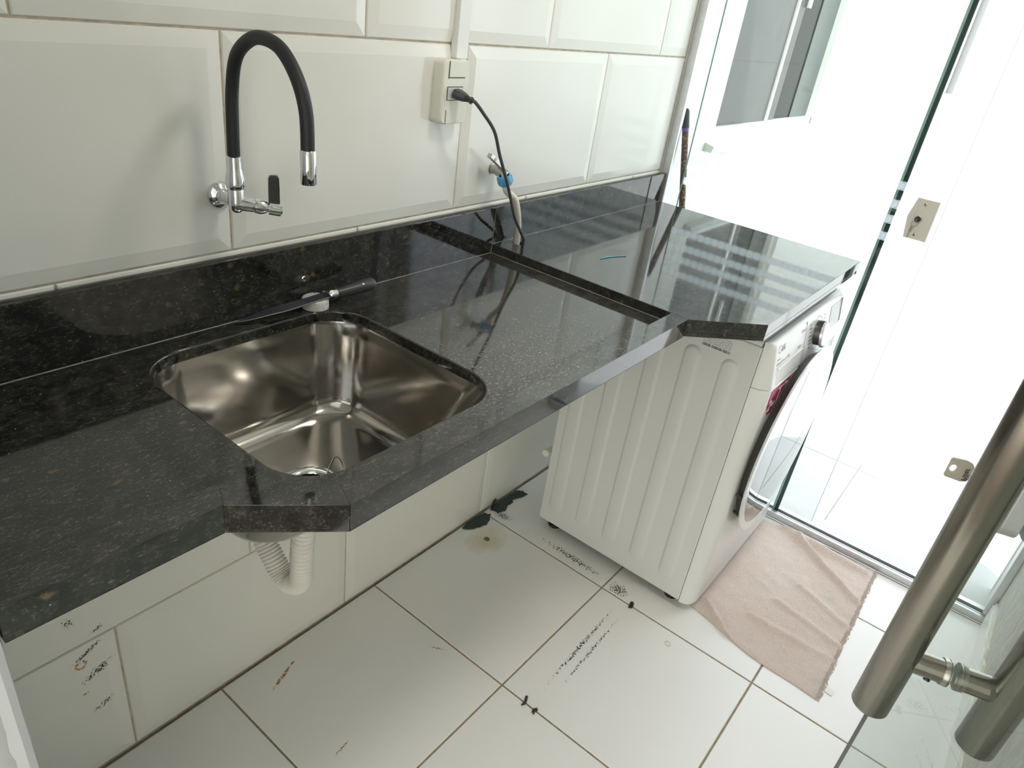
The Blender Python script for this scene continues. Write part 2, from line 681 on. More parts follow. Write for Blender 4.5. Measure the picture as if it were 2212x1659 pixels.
TH = .0075
gw = .0016
for (z0, z1, xo) in rows:
    k = -2
    while xo + k * WT < 2.2:
        x0, x1 = max(xo + k * WT, -.05), min(xo + (k + 1) * WT, 2.2)
        k += 1
        if x1 - x0 < .02:
            continue
        zz0 = z0 + (.004 if z0 == 0 else gw)
        wall_tile(x0 + gw, x1 - gw, zz0, z1 - gw, TH - .001, TH).build('wall_tile', 'wtile', wb)

# opposite wall, its baseboard, ceiling, left stub wall, lintels
wr = struct(MB().box(-.05, 2.44, YO, YO - .15, -.06, 2.5).build('wall_right', 'plaster'), 'rough unpainted plaster wall')
# a jagged-topped strip of white skirting tile along the plaster wall
random.seed(5)
top = []
n = 90
for i in range(n + 1):
    x = -.05 + (2.19 + .05) * i / n
    top.append((x, .085 + random.uniform(-.004, .004)))
bb = struct(MB().prism([(-.05, 0.0005)] + [(2.19, 0.0005)] + top[::-1], YO, YO + .010, 'y').build('baseboard_right', 'ftile'), 'white tile skirting strip')
random.seed(8)
prof = []
for i in range(n + 1):
    x = -.05 + (2.19 + .05) * i / n
    prof.append((x, .085 + .018 + random.uniform(-.010, .014)))
mort = struct(MB().prism([(-.05, .080), (2.19, .080)] + prof[::-1], YO, YO + .006, 'y').build('trim_1', 'ivory'), 'ragged mortar line above the skirting')
struct(MB().box(-.05, 2.30, YO, 0.15, 2.5, 2.56).build('ceiling', 'ceiling'))
# left stub wall with a ragged painted corner
wl = struct(MB().box(-.05, XL - .004, -.455, 0, -.06, 2.5).build('wall_left', 'jamb'), 'white painted wall end beside the counter')
random.seed(3)
m = MB()
rings = []
for i in range(240):
    z = -.002 + i * .0095
    if z > 2.12:
        break
    d = .0022 + .0035 * max(0, mnoise.noise(Vector((0, 3.1, z * 38)))) + .0012 * random.random()
    cx, cy = XL - .004, -.455
    rings.append([(cx - .012 - d, cy - .001, z), (cx - .006, cy - .004 - d * .7, z), (cx + .001, cy - .003 - d * .4, z), (cx + .002 + d * .5, cy + .006, z), (cx - .006, cy + .006, z)])
m.loft(rings)
m.build('plaster_edge', 'jamb', wl, True)
struct(MB().box(-.05, XL - .004, YO, -.455, 2.12, 2.5).build('wall_lintel', 'jamb'))
struct(MB().box(2.205, 2.30, YO, 0.0, 2.12, 2.5).build('wall_lintel', 'white_paint'))

# hall behind the camera (the place the photograph is taken from), with a wide opening added for fill light through the doorway
struct(MB().box(-1.8, -.3, -3.0, 1.4, -.06, -.001).build('floor_hall', 'hall_floor'))
struct(MB().box(-1.8, -.05, -3.0, 1.4, 2.5, 2.56).build('ceiling_hall', 'ceiling'))
HW = (-2.9, 1.3)
hw = MB()
hw.box(-1.85, -1.8, -3.0, HW[0], 0, 2.5)
hw.box(-1.85, -1.8, HW[1], 1.4, 0, 2.5)
hw.box(-1.85, -1.8, HW[0], HW[1], 0, .04)
hw.box(-1.85, -1.8, HW[0], HW[1], 2.3, 2.5)
struct(hw.build('wall_hall', 'hall'))
struct(MB().box(-1.8, -.05, 1.4, 1.45, 0, 2.5).build('wall_hall', 'hall'))
struct(MB().box(-.05, -.04, .15, 1.4, 0, 2.5).build('wall_hall', 'hall'))
struct(MB().box(-.05, -.04, -3.0, YO - .15, 0, 2.5).build('wall_hall', 'hall'))
struct(MB().box(-1.8, -.05, -3.05, -3.0, 0, 2.5).build('wall_hall', 'hall'))
hp_ = struct(MB().box(-1.83, -1.822, HW[0], HW[1], .04, 2.3).build('hall_fill_pane', 'fill_pane'), 'unseen hall opening with a cream pane added for warm fill light')
portal('portal_hall', (-1.86, (HW[0] + HW[1]) / 2, 1.17), (0, -PI / 2, 0), 2.26, HW[1] - HW[0])

# ------------------------------------------------------------------ outside: floor, wall, window
ef = struct(MB().box(2.26, 9.0, -4.5, 0.0, -.10, -.024).build('floor_outside', 'printl'), 'white outdoor tiles beyond the glass')
for i in range(0, 9):
    for j in range(-4, 2):
        x0, x1 = 2.825 + (i - 1) * .6, 2.825 + i * .6
        y0, y1 = -.848 + j * .6, -.848 + (j + 1) * .6
        x0 = max(x0, 2.262)
        y1 = min(y1, -.002)
        if y1 - y0 < .03:
            continue
        flat_tile(x0 + .0012, x1 - .0012, y0 + .0012, y1 - .0012, -.03, -.02).build('floor_tile', 'ext_tile', ef)

# wall in line with the tiled wall, window opening x 2.557-3.70
WX0, WX1, WZ0, WZ1 = 2.557, 3.745, 1.106, 2.15
m = MB()
m.box(2.206, WX0, 0, .16, -.1, 3.1)
m.box(WX1, 9.0, 0, .16, -.1, 3.1)
m.box(WX0, WX1, 0, .16, -.1, WZ0)
m.box(WX0, WX1, 0, .16, WZ1, 3.1)
struct(m.build('wall_outside', 'ext'), 'sunlit white rendered wall outside')
struct(MB().box(9.0, 9.15, -4.5, .16, -.1, 3.1).build('wall_outside', 'ext'))

win = struct(empty('window_1', (3.14, .08, WZ0)), 'sliding aluminium window with grey panes outside')
yw = .045
m = MB()
m.box(WX0, WX1, yw - .02, yw + .05, WZ0, WZ0 + .032)
m.box(WX0, WX1, yw - .02, yw + .05, WZ1 - .03, WZ1)
m.box(WX1 - .012, WX1, yw - .02, yw + .05, WZ0, WZ1)
m.box(WX0, WX0 + .03, yw - .02, yw + .05, WZ0, WZ1)
m.build('window_frame', 'white_plastic', win, bevel=.001)
# grey sash, meeting stile, inner dark sash
MB().box(WX0 + .02, 3.146, yw - .004, yw + .002, WZ0 + .026, WZ1 - .03).build('pane', 'winglass', win)
MB().box(3.146, 3.166, yw - .012, yw + .006, WZ0 + .026, WZ1 - .03).build('meeting_stile', 'white_plastic', win, bevel=.001)
MB().box(3.166, 3.275, yw + .002, yw + .006, WZ0 + .026, WZ1 - .03).build('pane', 'winglass', win)
MB().box(3.265, 3.505, yw + .012, yw + .016, WZ0 + .026, WZ1 - .03).build('pane', 'windark', win)
MB().box(3.257, 3.267, yw + .004, yw + .018, WZ0 + .026, WZ1 - .03).build('meeting_stile', 'alu', win)
MB().box(3.500, 3.735, yw + .008, yw + .014, WZ0 + .026, WZ1 - .03).build('pane', 'winthird', win)
MB().box(3.272, 3.292, yw - .016, yw - .002, 1.57, 1.72).build('pull', 'white_plastic', win, bevel=.002)
# rough mortar window sill ledge
random.seed(12)
m = MB()
rings = []
for i in range(60):
    x = 2.50 + (3.75 - 2.50) * i / 59
    a = lambda q: mnoise.noise(Vector((x * 9, q, 2.2))) * .008
    rings.append([(x, .0, 1.055 + a(1)), (x, -.030 + a(2), 1.062 + a(3)), (x, -.036 + a(4), 1.085 + a(5)), (x, .0, 1.098)])
m.loft(rings)
m.build('window_sill', 'ext', win)
m = MB()
m.box(WX0, WX1, .001, yw - .02, WZ0 - .006, WZ0 + .001)
m.build('window_sill', 'ext', win)

# white vertical pipe far along the outside wall
cd = empty('wall_conduit', (7.07, -.02, 1.17), 'pale grey vertical pipe far along the sunlit outside wall', 'pipe')
MB().tube([(7.07, -.02, 1.17), (7.07, -.02, 3.1)], .028, 12).build('pipe', 'pipe_grey', cd, True)
MB().tube([(7.07, -.02, 1.168), (7.07, -.02, 1.22)], .032, 12).build('end_cap', 'ivory_d', cd, True)

# ------------------------------------------------------------------ door track, jambs, glass panes
tr = struct(MB().box(XG, XG + .010, YO + .006, -.002, 0, .024).build('trim_2', 'alu', bevel=.001), 'aluminium door track on the floor')
MB().box(XG + .010, XG + .022, YO + .006, -.002, 0, .004).build('track_groove', 'black', tr)
MB().box(XG + .022, XG + .026, YO + .006, -.002, 0, .018).build('track_lip', 'alu', tr)
MB().box(XG + .026, XG + .042, YO + .006, -.002, 0, .004).build('track_groove', 'glass_edge', tr)
MB().box(XG + .042, XG + .062, YO + .006, -.002, 0, .020).build('track_lip', 'alu', tr)
MB().box(XG + .062, XG + .16, YO + .006, -.002, -.06, -.012).build('threshold', 'ext_tile', tr)
jb = struct(MB().box(XG + .004, XG + .012, -.028, 0.0, .034, 2.12).build('trim_3', 'alu', bevel=.0008), 'aluminium jamb profile at the tiled wall')
MB().box(XG + .012, XG + .055, -.012, 0.0, .034, 2.12).build('jamb_web', 'alu', jb)
jb2 = struct(MB().box(XG + .004, XG + .055, YO + .0005, YO + .020, .034, 2.12).build('trim_4', 'alu', bevel=.0008), 'aluminium jamb profile at the plaster wall')
struct(MB().box(XG, XG + .062, YO + .004, -.004, 2.08, 2.12).build('trim_5', 'alu'))

# fixed pane (far) with a dark green polished edge
fx = struct(empty('window_2', (XG + .034, -.36, .006)), 'fixed glass pane beside the counter')
MB().box(XG + .030, XG + .038, -.693, -.012, .008, 2.09).build('glass_pane', 'glass', fx)
MB().box(XG + .0285, XG + .0395, -.7000, -.693, .008, 2.09).build('glass_edge', 'glass_edge2', fx)
MB().box(XG + .0285, XG + .0395, -.7120, -.700, .008, 2.09).build('glass_edge', 'glass_edge', fx)

# sliding pane (near), open, with frosted sticker bands and a lock
sl = struct(empty('door_1', (XG + .016, -.41, .006)), 'sliding glass door pushed open behind the counter end')
MB().box(XG + .0125, XG + .0195, -.825, -.077, .010, 2.09).build('glass_pane', 'glass', sl)
MB().box(XG + .0125, XG + .0195, -.077, -.0755, .010, 2.09).build('glass_edge', 'glass_edge2', sl)
MB().box(XG + .0125, XG + .0195, -.8262, -.825, .010, 2.09).build('glass_edge', 'glass_edge2', sl)
for z0, z1 in ((1.139, 1.163), (1.089, 1.113), (1.047, 1.071), (.999, 1.023)):
    m = MB()
    x = XG + .0121
    zc_, hh = (z0 + z1) / 2, (z1 - z0) / 2
    yy = -.092
    while yy > -.72:
        m.prism([(yy + hh * 1.06 * math.cos(a), zc_ + hh * math.sin(a)) for a in [math.radians(22.5 + 45 * q) for q in range(8)]], x - .0003, x, 'x')
        yy -= hh * 2.02
    bnd = m.build('sticker_dots', 'decal', sl)
    MB().box(x - .0001, x + .0001, -.08, -.72, z0, z1).build('sticker_band', 'decal2', sl)
# lock case on the sliding pane
lk = MB()
lk.prism([(-.757, 1.027), (-.814, 1.027), (-.812, 1.135), (-.757, 1.135), (-.748, 1.082)], XG - .006, XG + .0123, 'x')
lock = lk.build('lock', 'lock', sl, bevel=.0012)
for (yy, zz) in ((-.781, 1.122), (-.783, 1.040)):
    MB().lathe((XG - .0055, yy, zz), (-1, 0, 0), [(0, .0045), (.0012, .0045), (.0016, .0036)], 20).build('screw', 'nickel', lock, True)
    MB().lathe((XG - .0072, yy, zz), (-1, 0, 0), [(0, .0018), (.0004, .0018)], 12).build('screw', 'gap', lock, True)
MB().lathe((XG - .0055, -.777, 1.081), (-1, 0, 0), [(0, .0095), (.0015, .0095), (.0022, .0085)], 28).build('lock_rosette', 'nickel', lock, True)
MB().lathe((XG - .0075, -.776, 1.081), (-1, 0, 0), [(0, .0078), (.0055, .0076)], 24).build('lock_cylinder', 'black_scrap', lock, True)
MB().prism([(-.769, 1.031), (-.7655, 1.031), (-.7655, 1.055), (-.7575, 1.082), (-.7655, 1.108), (-.7655, 1.131), (-.769, 1.131), (-.769, 1.108), (-.7615, 1.082), (-.769, 1.055)], XG - .0072, XG - .0055, 'x').build('lock_ridge', 'lock', lock)

# keys hanging in that lock
kx = XG - .016
ky = empty('key_ring', (kx, -.775, 1.035), 'small keys on a ring hanging from the sliding door lock', 'keys')
MB().box(kx - .012, kx + .004, -.7765, -.7745, 1.0775, 1.0855).build('key_bow', 'key_dark', ky, bevel=.0005)
pts = [(kx - .006 + .0015 * math.sin(a), -.7745 + .0085 * math.cos(a), 1.0705 + .0085 * math.sin(a)) for a in [2 * PI * q / 28 for q in range(29)]]
MB().tube(pts, .0007, 6).build('ring', 'key_dark', ky, True)
MB().prism([(-.770, 1.064), (-.7735, 1.063), (-.7735, 1.048), (-.7715, 1.046), (-.7690, 1.030), (-.7675, 1.030), (-.7690, 1.047), (-.7675, 1.050), (-.768, 1.063)], kx - .008, kx - .0065, 'x').build('key', 'key_dark', ky)

# ------------------------------------------------------------------ glass door swung open beside the camera
ph = math.radians(16)
DN = Vector((math.sin(ph), -math.cos(ph), 0))      # outward normal, away from the counter
DT = Vector((math.cos(ph), math.sin(ph), 0))       # towards the free edge
G0 = Vector((.695, -1.154, 0))


def D(t_, n_, z):
    return G0 + DT * t_ + DN * n_ + Vector((0, 0, z))


def dbox(mb, t0, t1, n0, n1, z0, z1):
    V = [D(t0, n0, z0), D(t1, n0, z0), D(t1, n1, z0), D(t0, n1, z0), D(t0, n0, z1), D(t1, n0, z1), D(t1, n1, z1), D(t0, n1, z1)]
    return mb.add(V, [(0, 3, 2, 1), (4, 5, 6, 7), (0, 1, 5, 4), (1, 2, 6, 5), (2, 3, 7, 6), (3, 0, 4, 7)])


dr = struct(empty('door_2', D(-.25, 0, 0.006)), 'open glass door with steel pull bars')
dbox(MB(), -.66, .129, -.0025, .0025, .008, 2.08).build('glass_pane', 'glass_g', dr)
dbox(MB(), .129, .1298, -.0025, .0025, .008, 2.08).build('glass_edge', 'glass_edge', dr)
BR = .019
for s_, nm in ((-1, 'pull_bar'), (1, 'pull_bar')):
    hb = MB()
    c0 = D(0, s_ * .0515, 0)
    hb.lathe(c0 + Vector((0, 0, .852)), (0, 0, 1), [(0, BR - .0015), (.0015, BR), (.85, BR), (.8515, BR - .0015)], 40)
    ho = hb.build(nm, 'bar', dr, True, auto=60)
    for zz in (.930, 1.62):
        mb = MB()
        mb.lathe(D(0, s_ * .0515, zz), -DN * s_, [(.0, .0125), (.0465, .0125)], 32)
        mb.build('standoff', 'bar', ho, True)
        mb = MB()
        mb.lathe(D(0, s_ * .0105, zz), -DN * s_, [(.0, .0137), (.004, .0142), (.0042, .0134), (.0052, .0134), (.0055, .0142), (.0065, .0142)], 32)
        mb.build('standoff_ring', 'nickel', ho, True)
        if s_ == -1:
            mb = MB()
            mb.lathe(D(-.006, -.020, zz - .0108), Vector((-.45, 0, -1)), [(0, .0032), (.0022, .0032), (.0023, .0018), (.001, .0016)], 16)
            mb.build('set_screw', 'black', ho, True)
# lock case on the door
lc = MB()
poly = rrect(.075, 1.14, .050, .057, .012, 5)
V0 = [D(p[0], -.004, p[1]) for p in poly]
V1 = [D(p[0], -.020, p[1]) for p in poly]
lc.loft([V0, V1])
lkc = lc.build('lock_case', 'alu', dr, bevel=.001)
lc = MB()
V0 = [D(p[0], .004, p[1]) for p in poly]
V1 = [D(p[0], .020, p[1]) for p in poly]
lc.loft([V0, V1]).build('lock_case', 'alu', dr, bevel=.001)
MB().lathe(D(.1, -.020, 1.103), -DN, [(0, .009), (.005, .0085)], 24).build('lock_cylinder', 'nickel', lkc, True)
# key in that lock
kr = empty('door_key', D(.1, -.03, 1.09), 'flat engraved key sticking out of the open door lock', 'key')
kx_, kz_ = -DN, Vector((0, 0, 1))
out = [(.004, -.004), (.013, -.004), (.0165, -.0105), (.021, -.0125), (.036, -.0115), (.0375, -.010), (.0375, .010), (.036, .0115), (.024, .0125), (.0175, .0105), (.013, .0045), (.004, .004)]
oc = D(.1, -.020, 1.103)
bm = bmesh.new()
hole = [(.0325 + .0032 * math.cos(2 * PI * q / 16), .0 + .0042 * math.sin(2 * PI * q / 16)) for q in range(16)]
vsl = []
for loop in (out, hole):
    vv = [bm.verts.new(oc + kx_ * (p[0] + .002) + kz_ * p[1]) for p in loop]
    for i in range(len(vv)):
        bm.edges.new((vv[i], vv[(i + 1) % len(vv)]))
bmesh.ops.triangle_fill(bm, edges=bm.edges[:], use_beauty=True)
r = bmesh.ops.extrude_face_region(bm, geom=bm.faces[:])
bmesh.ops.translate(bm, verts=[g_ for g_ in r['geom'] if isinstance(g_, bmesh.types.BMVert)], vec=DT * .0022)
bmesh.ops.recalc_face_normals(bm, faces=bm.faces)
me = bpy.data.meshes.new('key_blade')
bmesh.ops.translate(bm, verts=bm.verts, vec=-kr.location)
bm.to_mesh(me)
bm.free()
me.materials.append(M['brass'])
ko = bpy.data.objects.new('key_blade', me)
C.objects.link(ko)
ko.parent = kr
# engraved word, on the face of the bow that looks at the camera
text_mesh('engraving', 'Piller', .0075, 'black', kr, frame4(oc + kx_ * .0235 + kz_ * -.0105 - DT * .0003, kz_, kx_ * -1), .0002)

# ------------------------------------------------------------------ countertop
ct = empty('granite_countertop', (1.1, -.3, ZL), 'black speckled granite countertop with raised rim and backsplash', 'countertop')
YB = -.020
# recessed wet slab with the sink cut-out
rec = [(XL, YB), (1.324, YB), (1.324, -.5135), (.447, -.5135), (.3445, -.422), (XL, -.422)]
SX, SY, SHX, SHY, SR = .6215, -.268, .1995, .2035, .078
hole = rrect(SX, SY, SHX, SHY, SR, 12)


def slab_with_hole(name, outer, inner, z0, z1, mat, parent, rnd=.0035):
    bm = bmesh.new()
    inn2 = rrect(SX, SY, SHX + rnd, SHY + rnd, SR + rnd, 12)
    for loop in (outer, inn2):
        vv = [bm.verts.new((p[0], p[1], z1)) for p in loop]
        for i in range(len(vv)):
            bm.edges.new((vv[i], vv[(i + 1) % len(vv)]))
    bmesh.ops.triangle_fill(bm, edges=bm.edges[:], use_beauty=True)
    mb = MB()
    bm.verts.index_update()
    mb.add([v.co[:] for v in bm.verts], [[v.index for v in f.verts] for f in bm.faces])
    mb.add([(v.co.x, v.co.y, z0) for v in bm.verts], [[v.index for v in f.verts][::-1] for f in bm.faces])
    bm.free()
    rings = []
    for k in range(7):
        a = PI / 2 * k / 6
        d = rnd * (1 - math.sin(a))
        rings.append([(p[0], p[1], z1 - rnd * (1 - math.cos(a))) for p in rrect(SX, SY, SHX + d, SHY + d, SR + d, 12)])
    rings.append([(p[0], p[1], z0) for p in hole])
    mb.loft(rings, False, False)
    nO = len(outer)
    mb.add([(p[0], p[1], z1) for p in outer] + [(p[0], p[1], z0) for p in outer], [(i, (i + 1) % nO, nO + (i + 1) % nO, nO + i) for i in range(nO)])
    # weld so shading is clean
    o = mb.build(name, mat, parent)
    bm = bmesh.new()
    bm.from_mesh(o.data)
    bmesh.ops.remove_doubles(bm, verts=bm.verts, dist=1e-5)
    bmesh.ops.recalc_face_normals(bm, faces=bm.faces)
    for f in bm.faces:
        f.smooth = abs(f.normal.z) < .9995
    for e in bm.edges:
        if len(e.link_faces) == 2 and e.calc_face_angle(0) > math.radians(25):
            e.smooth = False
    bm.to_mesh(o.data)
    bm.free()
    return o


slab_with_hole('wet_slab', rec, hole, ZC - .020, ZC, 'granite', ct)
BV = .0012
j = .0001
MB().prism([(XL, -.422), (.3445 - j, -.422), (.327 - j, -.4601), (XL, -.4601)], ZC - .018, ZT, 'z').build('rim_strip', 'granite', ct, bevel=.0005)
MB().prism([(.3445 + j, -.422), (.447 - j, -.5135), (.430 - j, -.5528), (.327 + j, -.4601)], ZC - .018, ZT, 'z').build('rim_strip', 'granite', ct, bevel=.0005)
MB().prism([(.447 + j, -.5135), (1.324 - j, -.5135), (1.321 - j, -.5528), (.430 + j, -.5528)], ZC - .018, ZT, 'z').build('rim_strip', 'granite', ct, bevel=.0005)
outer = [(1.324, YB), (1.324, -.5135), (1.321, -.5528), (1.4532, -.678), (2.1985, -.678), (2.1985, YB)]
pipe_hole = [(1.3895 + .0125 * math.cos(2 * PI * q / 24), -.0515 + .0185 * math.sin(2 * PI * q / 24)) for q in range(24)]
bm = bmesh.new()
for loop in (outer, pipe_hole):
    vv = [bm.verts.new((p[0], p[1], ZT)) for p in loop]
    for i in range(len(vv)):
        bm.edges.new((vv[i], vv[(i + 1) % len(vv)]))
bmesh.ops.triangle_fill(bm, edges=bm.edges[:], use_beauty=True)
bm.verts.index_update()
m = MB()
m.add([v.co[:] for v in bm.verts], [[v.index for v in f.verts] for f in bm.faces])
m.add([(v.co.x, v.co.y, ZC - .006) for v in bm.verts], [[v.index for v in f.verts][::-1] for f in bm.faces])
bm.free()
for loop in (outer, pipe_hole):
    nL = len(loop)
    m.add([(p[0], p[1], ZT) for p in loop] + [(p[0], p[1], ZC - .006) for p in loop], [(i, (i + 1) % nL, nL + (i + 1) % nL, nL + i) for i in range(nL)])
o = m.build('raised_slab', 'granite', ct, bevel=BV)
bm = bmesh.new()
bm.from_mesh(o.data)
bmesh.ops.remove_doubles(bm, verts=bm.verts, dist=1e-5)
bmesh.ops.recalc_face_normals(bm, faces=bm.faces)
bm.to_mesh(o.data)
bm.free()
# apron pieces under the rim
A = [(XL, -.4601), (.327, -.4601), (.430, -.5528), (1.321, -.5528), (1.4532, -.678), (2.1985, -.678)]


def off(p, q, d):
    v = Vector((q[0] - p[0], q[1] - p[1]))
    v.normalize()
    return Vector((-v.y, v.x)) * d


for p, q in zip(A[:-1], A[1:]):
    nrm = off(p, q, .020)
    MB().prism([p, q, (q[0] + nrm.x, q[1] + nrm.y), (p[0] + nrm.x, p[1] + nrm.y)], ZL, ZC - .0185 if q[0] < 1.33 else ZC - .0065, 'z').build('apron', 'granite', ct, bevel=.0008)
MB().prism([(2.1785, -.678), (2.1985, -.678), (2.1985, -.03), (2.1785, -.03)], ZL, ZC - .0065, 'z').build('apron', 'granite', ct)
MB().box(XL, 1.3235, YB, -.0005, ZC - .01, 1.0196).build('backsplash', 'granite', ct, bevel=BV)
MB().box(1.3245, 2.1985, YB, -.0005, ZT - .01, 1.0196).build('backsplash', 'granite', ct, bevel=BV)
MB().tube([(XL, YB, ZC), (1.324, YB, ZC)], .0013, 6).build('joint_bead', 'sealant', ct)
MB().tube([(1.324, YB, ZT), (2.1985, YB, ZT)], .0009, 6).build('joint_bead', 'sealant', ct)
MB().tube([(1.3235, YB, ZC), (1.3235, -.513, ZC)], .0011, 6).build('joint_bead', 'sealant', ct)
MB().tube([(1.3235, YB - .0005, ZC), (1.3235, YB - .0005, 1.019)], .0006, 6).build('joint_bead', 'sealant', ct)

# ------------------------------------------------------------------ sink bowl
sk = empty('steel_sink', (SX, SY, .68), 'undermounted brushed steel sink bowl in the granite counter', 'sink')
ZS = ZC - .020
ZB = .696
th = .0012


def bowl_rings(o=0.0):
    """rounded bowl: steep back and side walls, the front wall sloping inwards"""
    prof = [(ZS - .0005, .018), (ZS - .0005, .004), (ZS - .0015, .0035), (ZS - .03, .002), (ZS - .07, -.001), (ZS - .12, -.005)]
    R_ = .038
    for k in range(0, 10):
        a = PI / 2 * k / 9
        prof.append((ZB + R_ * (1 - math.sin(a)), -.008 - R_ * (1 - math.cos(a))))
    prof += [(ZB - .001, -.075), (ZB - .002, -.10), (ZB - .003, -.118)]
    rings = []
    for z, d in prof:
        f = max(0.0, min(1.0, (ZS - .003 - z) / (ZS - ZB)))
        back = SY + SHY + d + o
        front = SY - SHY - d - o + .118 * f ** 1.15
        left, right = SX - SHX - d - o, SX + SHX + d + o
        cx_, cy_ = (left + right) / 2, (back + front) / 2
        hx, hy = (right - left) / 2, (back - front) / 2
        if d < -.06:
            q = min(1.0, (-.06 - d) / .058)
            cx_ += (DX - cx_) * q
            cy_ += (DY - cy_) * q
            tgt = .052 + o
            hx += (tgt - hx) * q
            hy += (tgt - hy) * q
        r_ = max(min(SR + max(d, -.02) + o + .004, min(hx, hy) - .0005), .02)
        if d < -.115:
            r_ = min(hx, hy) - .0002
        rings.append([(p[0], p[1], z - o) for p in rrect(cx_, cy_, hx, hy, r_, 12)])
    return rings


DX, DY = .605, -.25
m = MB()
ri = bowl_rings()
m.loft(ri, False, False)
m.loft([[tuple(p) for p in r_] for r_ in bowl_rings(th)], False, False)
bo = m.build('bowl', 'steel', sk, True, auto=75)
MB().lathe((DX, DY, ZB - .0065), (0, 0, 1), [(0, .054), (.0046, .054), (.0056, .051), (.0052, .043), (.0036, .040), (-.004, .036), (-.006, .018), (-.0045, .016)], 40).build('drain_strainer', 'chrome', sk, True)
MB().lathe((DX, DY, ZB - .0065), (0, 0, -1), [(0, .050), (.010, .049), (.014, .036), (.022, .028), (.040, .024), (.0405, .020)], 32).build('drain_cup', 'white_plastic', sk, True)

# pale loop of thread lying in the bowl
th_ = smoothpath([(.628, -.265, ZB + .0006), (.645, -.245, ZB + .0006), (.685, -.215, ZB + .0006), (.693, -.218, ZB + .0006), (.685, -.240, ZB + .0006), (.672, -.258, ZB + .0006)], 8)
tag(MB().tube(th_, .0007, 6).build('loose_thread', 'thread', None, True), 'thin pale thread curled on the sink bottom', 'thread')

# ------------------------------------------------------------------ corrugated drain pipe
sp = empty('drain_pipe', (.56, -.22, .49), 'white corrugated flexible drain pipe bent under the sink', 'pipe')
path = smoothpath([(.602, -.25, .630), (.592, -.25, .60), (.587, -.25, .55), (.586, -.25, .505), (.584, -.243, .478), (.581, -.222, .467), (.578, -.200, .477), (.576, -.175, .505), (.575, -.15, .535), (.575, -.12, .58), (.578, -.06, .62), (.58, -.012, .63)], 34)
rad = []
for i in range(len(path)):
    rad.append(.0198 + .0015 * math.cos(i * 2 * PI / 6.0))
MB().tube(path, rad, 22).build('corrugated_tube', 'siphon', sp, True, auto=80)
MB().lathe((.603, -.25, .640), (0, 0, -1), [(0, .024), (.022, .024), (.024, .021)], 28).build('coupling', 'white_plastic', sp, True)
MB().lathe((.58, .004, .63), (0, -1, 0), [(0, .034), (.006, .034), (.010, .024), (.018, .023)], 28).build('wall_rosette', 'white_plastic', sp, True)

# ------------------------------------------------------------------ faucet
fc = empty('wall_faucet', (.625, -.03, 1.10), 'chrome wall faucet with curved black rubber spout above the sink', 'faucet')
FX, FY, FZ = .6235, -.047, 1.124
MB().lathe((.6245, 0, FZ), (0, -1, 0), [(-.001, .0225), (.002, .0225), (.006, .020), (.009, .0135), (.011, .0115), (.02, .0105), (.047, .0105)], 36).build('wall_flange', 'chrome', fc, True, auto=50)
MB().lathe((FX, FY, FZ - .006), (0, 0, 1), [(-.010, .003), (-.008, .0085), (-.003, .0120), (.004, .0130), (.014, .0122), (.026, .0122), (.0275, .0114), (.0285, .0138), (.032, .0146), (.044, .0146), (.053, .0122), (.060, .0112), (.077, .0112), (.078, .0098)], 36).build('body', 'chrome', fc, True, auto=50)
va = Vector((.0505, -.030, -.0085)).normalized()
MB().lathe((FX, FY, FZ), va, [(0, .0122), (.024, .0116), (.0265, .0112), (.027, .0104), (.0275, .0104), (.028, .0122), (.038, .0124), (.046, .0092), (.047, .0070), (.050, .0070)], 32).build('valve_arm', 'chrome', fc, True, auto=40)
hub = Vector((FX, FY, FZ)) + va * .049
lv = MB().lathe(hub, va, [(0, .0105), (.0005, .0110), (.0185, .0110), (.019, .0088), (.0205, .0082)], 32).build('lever_hub', 'chrome', fc, True, auto=40)
# flat lever blade standing up
side = va.copy()
side.z = 0
side.normalize()
thk = Vector((-side.y, side.x, 0))
mid = hub + va * .0085
m = MB()
rings = []
for z, wd, tt in ((.008, .0086, .0026), (.014, .0085, .0022), (.034, .0085, .0018), (.048, .0080, .0018), (.0515, .0066, .0016), (.0525, .0034, .0014)):
    c = mid + Vector((0, 0, z)) - thk * .002
    rings.append([c + side * wd + thk * tt, c - side * wd + thk * tt, c - side * wd - thk * tt, c + side * wd - thk * tt])
m.loft(rings).build('lever', 'black', lv, bevel=.0008)
m = MB()
rings = []
for z, wd, tt in ((.006, .0096, .0010), (.034, .0094, .0008), (.049, .0090, .0008), (.0535, .0074, .0008), (.0548, .0042, .0008)):
    c = mid + Vector((0, 0, z)) + thk * .0012
    rings.append([c + side * wd + thk * tt, c - side * wd + thk * tt, c - side * wd - thk * tt, c + side * wd - thk * tt])
m.loft(rings).build('lever_back', 'chrome', lv)
# rubber hose arch
SPX, SPY = .6165, -.235
hp = smoothpath([(FX, FY, 1.190), (FX, FY - .001, 1.235), (FX + .001, FY - .003, 1.290), (.6225, -.068, 1.338), (.6212, -.105, 1.365), (.620, -.142, 1.371), (.6185, -.180, 1.362), (.6175, -.213, 1.332), (.617, -.231, 1.293), (SPX, SPY, 1.238)], 10)
MB().tube(hp, .0094, 24).build('rubber_spout', 'rubber', fc, True, auto=60)
MB().lathe((SPX + .0002, SPY, 1.2465), Vector((0, -.02, -1)), [(0, .0100), (.001, .0108), (.045, .0110), (.046, .0100), (.044, .008)], 32).build('aerator', 'chrome', fc, True, auto=50)

